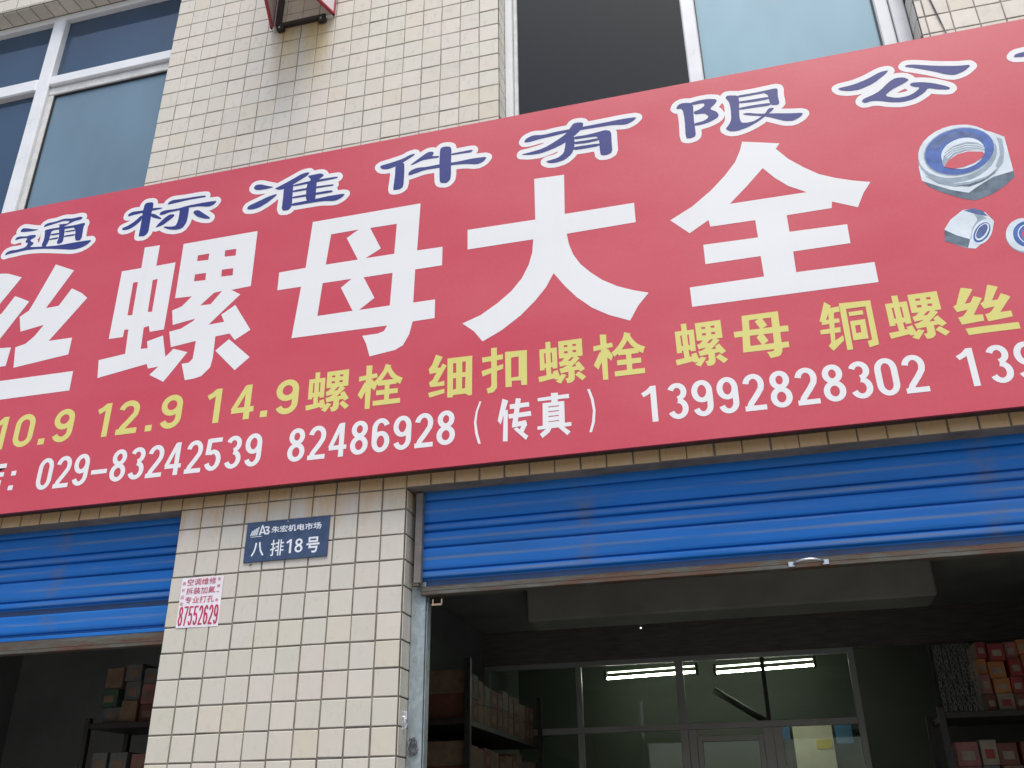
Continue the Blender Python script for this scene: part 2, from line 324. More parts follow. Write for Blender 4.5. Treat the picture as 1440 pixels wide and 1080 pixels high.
GLYPH = {
'si': ([[[-0.863,4.161],[-0.747,4.106],[-0.86,3.91],[-0.788,3.912],[-0.735,4.001],[-0.673,3.965],[-0.634,3.931],[-0.799,3.721],[-0.67,3.72],[-0.67,3.631],[-0.963,3.602],[-0.982,3.714],[-0.928,3.725],[-0.887,3.76],[-0.848,3.816],[-0.975,3.798],[-1.002,3.884],[-0.956,3.912],[-0.931,3.974]],[[-0.623,3.538],[-0.621,3.439],[-0.994,3.44],[-1.231,3.434],[-1.253,3.535],[-1.022,3.54]],[[-1.187,4.163],[-1.14,4.155],[-1.05,4.118],[-1.186,3.91],[-1.117,3.918],[-1.061,4.011],[-1.007,3.985],[-0.968,3.965],[-1.115,3.725],[-1.007,3.717],[-1.011,3.618],[-1.043,3.618],[-1.281,3.601],[-1.305,3.715],[-1.249,3.723],[-1.209,3.763],[-1.17,3.818],[-1.301,3.799],[-1.332,3.889],[-1.286,3.917],[-1.262,3.981]]],
  []),
'luo': ([[[-0.365,4.17],[-0.282,4.168],[-0.281,4.05],[-0.178,4.052],[-0.178,3.689],[-0.251,3.687],[-0.261,3.72],[-0.287,3.715],[-0.282,3.603],[-0.246,3.602],[-0.256,3.638],[-0.177,3.657],[-0.145,3.543],[-0.11,3.579],[-0.035,3.551],[-0.134,3.417],[-0.212,3.462],[-0.173,3.498],[-0.225,3.495],[-0.236,3.52],[-0.483,3.483],[-0.496,3.576],[-0.36,3.589],[-0.368,3.718],[-0.389,3.719],[-0.39,3.681],[-0.465,3.682],[-0.468,4.052],[-0.362,4.052]],[[-0.151,4.151],[0.238,4.152],[0.24,3.85],[0.143,3.846],[0.192,3.814],[0.051,3.678],[0.129,3.681],[0.109,3.721],[0.174,3.761],[0.267,3.619],[0.195,3.578],[0.165,3.616],[0.095,3.611],[0.098,3.503],[0.091,3.457],[0.054,3.42],[0.017,3.412],[-0.026,3.411],[-0.055,3.495],[-0.02,3.496],[-0.003,3.514],[-0.001,3.603],[-0.125,3.589],[-0.147,3.672],[-0.089,3.679],[-0.03,3.711],[-0.023,3.721],[-0.135,3.705],[-0.151,3.784],[-0.104,3.798],[-0.059,3.845],[-0.147,3.849]],[[0.166,3.587],[0.28,3.481],[0.215,3.426],[0.105,3.538]]],
  [[[-0.392,3.975],[-0.366,3.975],[-0.362,3.793],[-0.388,3.795]],[[-0.286,3.971],[-0.26,3.974],[-0.258,3.795],[-0.281,3.797]],[[-0.062,4.07],[-0.002,4.07],[-0.002,4.034],[-0.062,4.038]],[[0.08,4.072],[0.138,4.071],[0.14,4.033],[0.082,4.037]],[[-0.061,3.964],[-0.003,3.963],[-0.001,3.923],[-0.061,3.926]],[[0.078,3.966],[0.137,3.964],[0.139,3.925],[0.08,3.928]],[[-0.007,3.788],[0.055,3.845],[0.096,3.848],[0.046,3.786]]]),
'mu': ([[[0.519,4.149],[1.044,4.149],[1.036,3.898],[1.153,3.896],[1.153,3.801],[1.031,3.801],[1.028,3.635],[1.126,3.635],[1.126,3.544],[1.029,3.543],[1.016,3.484],[0.99,3.435],[0.956,3.418],[0.843,3.404],[0.824,3.467],[0.804,3.508],[0.874,3.508],[0.902,3.516],[0.915,3.541],[0.472,3.546],[0.493,3.804],[0.377,3.805],[0.376,3.899],[0.506,3.901]]],
  [[[0.617,4.062],[0.751,4.063],[0.696,4.027],[0.758,3.9],[0.604,3.901]],[[0.807,4.061],[0.935,4.059],[0.93,3.9],[0.794,3.901],[0.865,3.94]],[[0.597,3.805],[0.735,3.804],[0.687,3.766],[0.751,3.639],[0.586,3.639]],[[0.792,3.802],[0.927,3.802],[0.922,3.638],[0.781,3.638],[0.849,3.688]]]),
'da': ([[[1.568,4.175],[1.701,4.17],[1.696,3.963],[1.991,3.962],[1.991,3.864],[1.701,3.861],[1.708,3.808],[1.724,3.754],[1.751,3.703],[1.791,3.655],[1.838,3.61],[1.898,3.57],[1.958,3.542],[2.018,3.52],[1.973,3.468],[1.937,3.406],[1.856,3.444],[1.79,3.488],[1.73,3.547],[1.683,3.608],[1.639,3.677],[1.604,3.613],[1.556,3.556],[1.494,3.497],[1.414,3.441],[1.335,3.402],[1.298,3.455],[1.248,3.499],[1.327,3.527],[1.4,3.573],[1.459,3.621],[1.504,3.675],[1.535,3.737],[1.551,3.794],[1.557,3.86],[1.267,3.861],[1.266,3.963],[1.568,3.959]]],
  []),
'quan': ([[[2.457,4.181],[2.602,4.139],[2.584,4.115],[2.625,4.054],[2.677,4.0],[2.73,3.954],[2.79,3.922],[2.85,3.897],[2.912,3.877],[2.878,3.831],[2.847,3.769],[2.758,3.814],[2.752,3.784],[2.582,3.783],[2.582,3.704],[2.796,3.699],[2.794,3.612],[2.583,3.612],[2.581,3.518],[2.864,3.514],[2.863,3.426],[2.18,3.429],[2.179,3.517],[2.462,3.519],[2.461,3.613],[2.249,3.613],[2.25,3.704],[2.462,3.7],[2.461,3.783],[2.286,3.785],[2.282,3.818],[2.202,3.769],[2.131,3.846],[2.224,3.896],[2.307,3.961],[2.368,4.022],[2.417,4.082],[2.444,4.139]]],
  [[[2.521,4.029],[2.56,3.973],[2.606,3.922],[2.672,3.877],[2.373,3.88],[2.449,3.953]]]),
'b_tong': ([[[-1.135,4.413],[-1.123,4.427],[-1.1,4.423],[-1.057,4.409],[-1.019,4.4],[-1.049,4.396],[-1.09,4.399],[-1.126,4.403]],[[-1.192,4.272],[-1.186,4.29],[-1.161,4.298],[-1.125,4.295],[-1.078,4.3],[-1.064,4.324],[-1.087,4.335],[-1.075,4.358],[-1.116,4.363],[-1.154,4.357],[-1.148,4.374],[-1.129,4.378],[-1.091,4.37],[-1.061,4.374],[-1.029,4.368],[-1.028,4.356],[-1.061,4.34],[-1.03,4.32],[-1.034,4.31],[-1.051,4.298],[-0.982,4.288],[-0.915,4.279],[-0.85,4.276],[-0.786,4.277],[-0.73,4.276],[-0.68,4.273],[-0.703,4.249],[-0.738,4.235],[-0.784,4.233],[-0.866,4.252],[-0.947,4.269],[-1.015,4.279],[-1.077,4.282],[-1.134,4.278],[-1.173,4.277]],[[-0.995,4.409],[-0.989,4.424],[-0.969,4.431],[-0.932,4.43],[-0.879,4.44],[-0.833,4.431],[-0.782,4.433],[-0.766,4.426],[-0.775,4.414],[-0.816,4.411],[-0.855,4.394],[-0.864,4.392],[-0.901,4.401],[-0.907,4.408],[-0.88,4.407],[-0.849,4.404],[-0.841,4.418],[-0.88,4.426],[-0.931,4.418],[-0.973,4.412]],[[-0.982,4.386],[-0.968,4.39],[-0.907,4.39],[-0.81,4.385],[-0.749,4.39],[-0.743,4.379],[-0.75,4.369],[-0.744,4.283],[-0.783,4.286],[-0.796,4.371],[-0.859,4.373],[-0.939,4.379],[-0.94,4.346],[-0.942,4.311],[-0.954,4.277],[-0.979,4.291],[-0.972,4.334],[-0.978,4.376]],[[-0.902,4.407],[-0.863,4.397],[-0.856,4.339],[-0.853,4.29],[-0.884,4.284],[-0.89,4.301],[-0.882,4.322]],[[-0.856,4.358],[-0.793,4.357],[-0.792,4.348],[-0.855,4.351]],[[-0.855,4.331],[-0.789,4.329],[-0.788,4.32],[-0.854,4.322]],[[-0.938,4.356],[-0.888,4.355],[-0.886,4.345],[-0.938,4.347]],[[-0.941,4.328],[-0.886,4.328],[-0.885,4.319],[-0.94,4.32]]],
  []),
'b_biao': ([[[-0.415,4.411],[-0.415,4.432],[-0.404,4.444],[-0.367,4.44],[-0.361,4.414],[-0.365,4.377],[-0.363,4.329],[-0.361,4.258],[-0.379,4.239],[-0.411,4.242],[-0.413,4.252],[-0.413,4.315],[-0.415,4.363],[-0.417,4.397]],[[-0.499,4.377],[-0.497,4.393],[-0.476,4.403],[-0.418,4.399],[-0.36,4.402],[-0.306,4.395],[-0.314,4.388],[-0.362,4.387],[-0.419,4.384],[-0.472,4.381]],[[-0.518,4.305],[-0.515,4.313],[-0.487,4.32],[-0.451,4.341],[-0.421,4.371],[-0.411,4.362],[-0.419,4.335],[-0.446,4.312],[-0.478,4.297],[-0.505,4.297]],[[-0.366,4.37],[-0.345,4.364],[-0.299,4.328],[-0.305,4.324],[-0.362,4.348]],[[-0.282,4.406],[-0.276,4.421],[-0.255,4.43],[-0.189,4.425],[-0.123,4.425],[-0.073,4.421],[-0.072,4.411],[-0.1,4.412],[-0.165,4.413],[-0.23,4.409]],[[-0.316,4.351],[-0.315,4.367],[-0.29,4.375],[-0.223,4.37],[-0.159,4.378],[-0.095,4.379],[-0.039,4.378],[-0.005,4.375],[-0.019,4.355],[-0.047,4.347],[-0.101,4.362],[-0.162,4.365],[-0.213,4.359],[-0.265,4.357],[-0.29,4.35]],[[-0.207,4.369],[-0.158,4.367],[-0.154,4.359],[-0.153,4.312],[-0.156,4.275],[-0.173,4.246],[-0.211,4.243],[-0.247,4.253],[-0.28,4.271],[-0.277,4.276],[-0.232,4.266],[-0.211,4.269],[-0.204,4.303],[-0.204,4.345]],[[-0.327,4.278],[-0.315,4.296],[-0.286,4.326],[-0.258,4.344],[-0.231,4.339],[-0.231,4.327],[-0.256,4.308],[-0.287,4.286]],[[-0.128,4.328],[-0.119,4.34],[-0.097,4.337],[-0.073,4.317],[-0.028,4.28],[-0.03,4.274],[-0.059,4.28],[-0.1,4.299]]],
  []),
'b_zhun': ([[[0.186,4.412],[0.195,4.427],[0.222,4.427],[0.26,4.409],[0.297,4.395],[0.262,4.391],[0.217,4.392],[0.197,4.399]],[[0.165,4.297],[0.174,4.31],[0.217,4.324],[0.267,4.343],[0.319,4.352],[0.308,4.335],[0.271,4.308],[0.23,4.287],[0.195,4.283],[0.172,4.288]],[[0.298,4.384],[0.336,4.398],[0.39,4.422],[0.436,4.444],[0.469,4.447],[0.476,4.441],[0.466,4.426],[0.414,4.399],[0.373,4.376],[0.33,4.37]],[[0.349,4.381],[0.397,4.4],[0.399,4.336],[0.402,4.262],[0.387,4.241],[0.35,4.246],[0.351,4.321]],[[0.469,4.425],[0.499,4.425],[0.536,4.426],[0.554,4.412],[0.544,4.402],[0.519,4.387],[0.519,4.34],[0.521,4.272],[0.472,4.272],[0.467,4.371],[0.488,4.399],[0.479,4.411]],[[0.394,4.386],[0.485,4.392],[0.622,4.389],[0.627,4.382],[0.61,4.378],[0.529,4.377],[0.486,4.378],[0.395,4.376]],[[0.397,4.353],[0.466,4.354],[0.606,4.348],[0.609,4.339],[0.571,4.34],[0.468,4.342],[0.398,4.342]],[[0.399,4.316],[0.466,4.316],[0.598,4.315],[0.608,4.305],[0.595,4.301],[0.471,4.304],[0.4,4.306]],[[0.398,4.277],[0.469,4.278],[0.52,4.279],[0.596,4.283],[0.672,4.28],[0.657,4.261],[0.625,4.247],[0.556,4.26],[0.479,4.261],[0.402,4.262]]],
  []),
'b_jian': ([[[0.833,4.404],[0.895,4.412],[0.951,4.423],[0.981,4.437],[1.007,4.44],[1.003,4.429],[0.956,4.403],[0.909,4.383],[0.875,4.376],[0.846,4.383]],[[0.913,4.392],[0.956,4.403],[0.959,4.341],[0.958,4.26],[0.941,4.248],[0.911,4.249],[0.908,4.26],[0.914,4.335]],[[0.984,4.376],[1.03,4.408],[1.068,4.433],[1.09,4.433],[1.099,4.426],[1.097,4.414],[1.091,4.405],[1.125,4.4],[1.125,4.39],[1.082,4.392],[1.044,4.392],[1.005,4.377]],[[1.185,4.4],[1.219,4.4],[1.27,4.401],[1.289,4.398],[1.278,4.386],[1.236,4.389],[1.185,4.39]],[[0.979,4.322],[0.981,4.336],[0.998,4.349],[1.028,4.354],[1.067,4.349],[1.126,4.351],[1.186,4.348],[1.22,4.347],[1.283,4.35],[1.356,4.345],[1.337,4.32],[1.308,4.311],[1.254,4.326],[1.186,4.333],[1.127,4.331],[1.058,4.333],[1.016,4.324],[0.986,4.318]],[[1.129,4.438],[1.141,4.448],[1.167,4.446],[1.185,4.435],[1.184,4.354],[1.185,4.258],[1.167,4.237],[1.137,4.243],[1.131,4.259],[1.128,4.366]]],
  []),
'b_you': ([[[1.525,4.387],[1.536,4.407],[1.569,4.419],[1.614,4.41],[1.673,4.415],[1.726,4.415],[1.807,4.415],[1.895,4.416],[1.97,4.418],[2.037,4.414],[2.016,4.394],[1.985,4.382],[1.924,4.394],[1.859,4.396],[1.793,4.398],[1.726,4.399],[1.658,4.393],[1.6,4.39],[1.55,4.383]],[[1.74,4.425],[1.754,4.444],[1.781,4.444],[1.797,4.437],[1.796,4.417],[1.779,4.393],[1.754,4.371],[1.706,4.34],[1.656,4.321],[1.602,4.308],[1.553,4.31],[1.507,4.322],[1.557,4.326],[1.616,4.335],[1.671,4.362],[1.717,4.391]],[[1.716,4.369],[1.752,4.377],[1.755,4.349],[1.752,4.305],[1.739,4.275],[1.707,4.249],[1.667,4.242],[1.64,4.245],[1.622,4.257],[1.632,4.261],[1.677,4.267],[1.704,4.288],[1.712,4.325]],[[1.754,4.368],[1.804,4.365],[1.857,4.369],[1.893,4.374],[1.918,4.361],[1.917,4.301],[1.917,4.246],[1.893,4.235],[1.866,4.239],[1.863,4.269],[1.863,4.346],[1.804,4.35],[1.753,4.352]],[[1.75,4.339],[1.803,4.336],[1.864,4.336],[1.864,4.323],[1.802,4.32],[1.75,4.326]],[[1.749,4.311],[1.802,4.309],[1.864,4.306],[1.864,4.292],[1.801,4.291],[1.748,4.294]]],
  []),
'b_xian': ([[[2.204,4.417],[2.214,4.437],[2.235,4.445],[2.279,4.434],[2.274,4.342],[2.275,4.263],[2.27,4.25],[2.248,4.245],[2.231,4.25],[2.236,4.352],[2.232,4.413]],[[2.266,4.437],[2.306,4.442],[2.346,4.441],[2.38,4.43],[2.376,4.413],[2.344,4.383],[2.371,4.365],[2.38,4.343],[2.371,4.328],[2.337,4.313],[2.302,4.307],[2.273,4.308],[2.272,4.321],[2.312,4.325],[2.333,4.337],[2.336,4.348],[2.32,4.366],[2.281,4.368],[2.276,4.385],[2.306,4.393],[2.327,4.408],[2.324,4.423],[2.274,4.422]],[[2.415,4.43],[2.425,4.44],[2.467,4.43],[2.471,4.41],[2.465,4.354],[2.461,4.31],[2.465,4.28],[2.492,4.274],[2.522,4.278],[2.563,4.302],[2.583,4.331],[2.606,4.328],[2.598,4.316],[2.57,4.295],[2.533,4.27],[2.489,4.25],[2.445,4.24],[2.416,4.244],[2.398,4.262],[2.415,4.281],[2.427,4.306],[2.431,4.362],[2.429,4.403]],[[2.463,4.429],[2.531,4.427],[2.587,4.429],[2.622,4.431],[2.633,4.426],[2.628,4.388],[2.63,4.348],[2.623,4.34],[2.593,4.345],[2.588,4.416],[2.53,4.416],[2.461,4.417]],[[2.463,4.396],[2.527,4.393],[2.592,4.392],[2.593,4.379],[2.526,4.379],[2.462,4.386]],[[2.464,4.361],[2.523,4.362],[2.595,4.358],[2.594,4.344],[2.526,4.348],[2.463,4.35]],[[2.476,4.326],[2.498,4.326],[2.538,4.311],[2.6,4.299],[2.661,4.284],[2.717,4.274],[2.703,4.257],[2.672,4.242],[2.64,4.248],[2.609,4.266],[2.57,4.29],[2.517,4.307],[2.484,4.318]]],
  []),
'b_gong': ([[[2.866,4.369],[2.926,4.373],[2.983,4.388],[3.042,4.415],[3.075,4.416],[3.061,4.399],[3.006,4.36],[2.948,4.341],[2.905,4.344],[2.874,4.356]],[[3.137,4.418],[3.146,4.426],[3.177,4.42],[3.252,4.393],[3.326,4.373],[3.382,4.366],[3.35,4.339],[3.312,4.328],[3.282,4.338],[3.236,4.368],[3.174,4.401]],[[2.946,4.278],[2.956,4.291],[2.996,4.303],[3.025,4.318],[3.063,4.353],[3.093,4.369],[3.124,4.364],[3.143,4.347],[3.118,4.332],[3.067,4.311],[3.036,4.286],[3.079,4.264],[3.122,4.264],[3.15,4.276],[3.175,4.297],[3.151,4.306],[3.138,4.319],[3.149,4.329],[3.185,4.323],[3.224,4.308],[3.266,4.283],[3.283,4.268],[3.274,4.26],[3.233,4.272],[3.202,4.287],[3.185,4.267],[3.144,4.244],[3.096,4.238],[3.05,4.249],[3.016,4.265],[2.985,4.272],[2.957,4.267]]],
  []),
'b_si': ([[[3.535,4.364],[3.548,4.379],[3.579,4.382],[3.661,4.386],[3.801,4.392],[3.823,4.379],[3.803,4.358],[3.654,4.358],[3.573,4.356]]],
  []),
'xi': ([[[1.137,3.37],[1.166,3.355],[1.144,3.309],[1.157,3.307],[1.167,3.325],[1.184,3.313],[1.145,3.241],[1.175,3.246],[1.176,3.224],[1.116,3.225],[1.11,3.246],[1.126,3.257],[1.141,3.287],[1.113,3.284],[1.107,3.306],[1.121,3.325]],[[1.108,3.2],[1.176,3.21],[1.177,3.191],[1.114,3.178]],[[1.187,3.345],[1.292,3.343],[1.292,3.167],[1.277,3.167],[1.265,3.177],[1.212,3.177],[1.212,3.167],[1.189,3.169]]],
  [[[1.211,3.319],[1.224,3.319],[1.225,3.275],[1.212,3.275]],[[1.25,3.321],[1.265,3.321],[1.264,3.273],[1.251,3.273]],[[1.212,3.251],[1.225,3.251],[1.225,3.202],[1.212,3.201]],[[1.25,3.252],[1.264,3.251],[1.263,3.201],[1.25,3.201]]]),
'kou': ([[[1.371,3.366],[1.395,3.365],[1.395,3.187],[1.381,3.168],[1.358,3.165],[1.352,3.187],[1.368,3.191],[1.372,3.202]],[[1.333,3.328],[1.42,3.331],[1.42,3.309],[1.335,3.305]],[[1.331,3.267],[1.422,3.287],[1.42,3.266],[1.336,3.243]],[[1.429,3.34],[1.519,3.336],[1.517,3.182],[1.494,3.184],[1.493,3.205],[1.455,3.207],[1.455,3.181],[1.43,3.183]]],
  [[[1.454,3.31],[1.485,3.312],[1.484,3.223],[1.453,3.222]]]),
'mu4': ([[[1.814,3.361],[1.839,3.358],[1.837,3.162],[1.817,3.163]],[[1.786,3.313],[1.86,3.319],[1.863,3.3],[1.786,3.291]],[[1.812,3.287],[1.823,3.258],[1.801,3.208],[1.784,3.23]],[[1.832,3.285],[1.842,3.294],[1.861,3.261],[1.853,3.241],[1.836,3.259]]],
  []),
'tong2': ([[[2.661,3.373],[2.682,3.353],[2.65,3.282],[2.633,3.294]],[[2.664,3.343],[2.71,3.346],[2.709,3.324],[2.655,3.319]],[[2.644,3.296],[2.702,3.296],[2.702,3.279],[2.638,3.277]],[[2.63,3.257],[2.701,3.259],[2.699,3.238],[2.629,3.239]],[[2.668,3.324],[2.688,3.324],[2.675,3.207],[2.705,3.224],[2.705,3.203],[2.663,3.166],[2.649,3.188],[2.66,3.2]],[[2.711,3.358],[2.821,3.354],[2.82,3.17],[2.787,3.162],[2.784,3.188],[2.8,3.192],[2.801,3.331],[2.732,3.331],[2.73,3.162],[2.71,3.162]],[[2.739,3.316],[2.788,3.317],[2.788,3.299],[2.739,3.299]],[[2.738,3.278],[2.79,3.279],[2.789,3.199],[2.737,3.198]]],
  [[[2.752,3.257],[2.77,3.258],[2.769,3.227],[2.751,3.226]]]),
'chuan': ([[[1.417,3.135],[1.44,3.123],[1.409,3.026],[1.397,3.043]],[[1.422,3.084],[1.438,3.085],[1.436,2.953],[1.417,2.954]],[[1.446,3.106],[1.523,3.107],[1.524,3.088],[1.446,3.086]],[[1.44,3.065],[1.53,3.068],[1.531,3.048],[1.442,3.046]],[[1.471,3.13],[1.491,3.126],[1.476,3.018],[1.455,3.02]],[[1.455,3.027],[1.509,3.032],[1.514,3.013],[1.498,2.98],[1.48,2.985],[1.491,3.01],[1.454,3.007]],[[1.46,3.001],[1.473,3.007],[1.518,2.965],[1.508,2.95]]],
  []),
'zhen': ([[[1.557,3.119],[1.681,3.122],[1.682,3.104],[1.559,3.105]],[[1.611,3.134],[1.639,3.132],[1.636,3.082],[1.612,3.082]],[[1.577,3.095],[1.662,3.094],[1.661,2.995],[1.575,2.995]],[[1.554,3.0],[1.686,3.003],[1.686,2.987],[1.555,2.986]],[[1.589,2.988],[1.609,2.987],[1.601,2.971],[1.573,2.95],[1.563,2.967]],[[1.634,2.988],[1.656,2.988],[1.682,2.964],[1.669,2.95]]],
  [[[1.599,3.078],[1.641,3.078],[1.641,3.074],[1.599,3.074]],[[1.598,3.058],[1.64,3.058],[1.64,3.054],[1.598,3.054]],[[1.598,3.038],[1.639,3.038],[1.639,3.034],[1.598,3.034]],[[1.597,3.016],[1.639,3.017],[1.639,3.013],[1.597,3.013]]]),
'pl': ([[[1.323,3.135],[1.331,3.134],[1.316,3.092],[1.311,3.046],[1.318,2.999],[1.329,2.955],[1.319,2.955],[1.306,3.0],[1.301,3.047],[1.308,3.093]]],
  []),
'pr': ([[[1.753,3.131],[1.763,3.132],[1.776,3.088],[1.781,3.039],[1.776,2.992],[1.763,2.952],[1.753,2.953],[1.765,2.993],[1.771,3.04],[1.765,3.089]]],
  []),
}
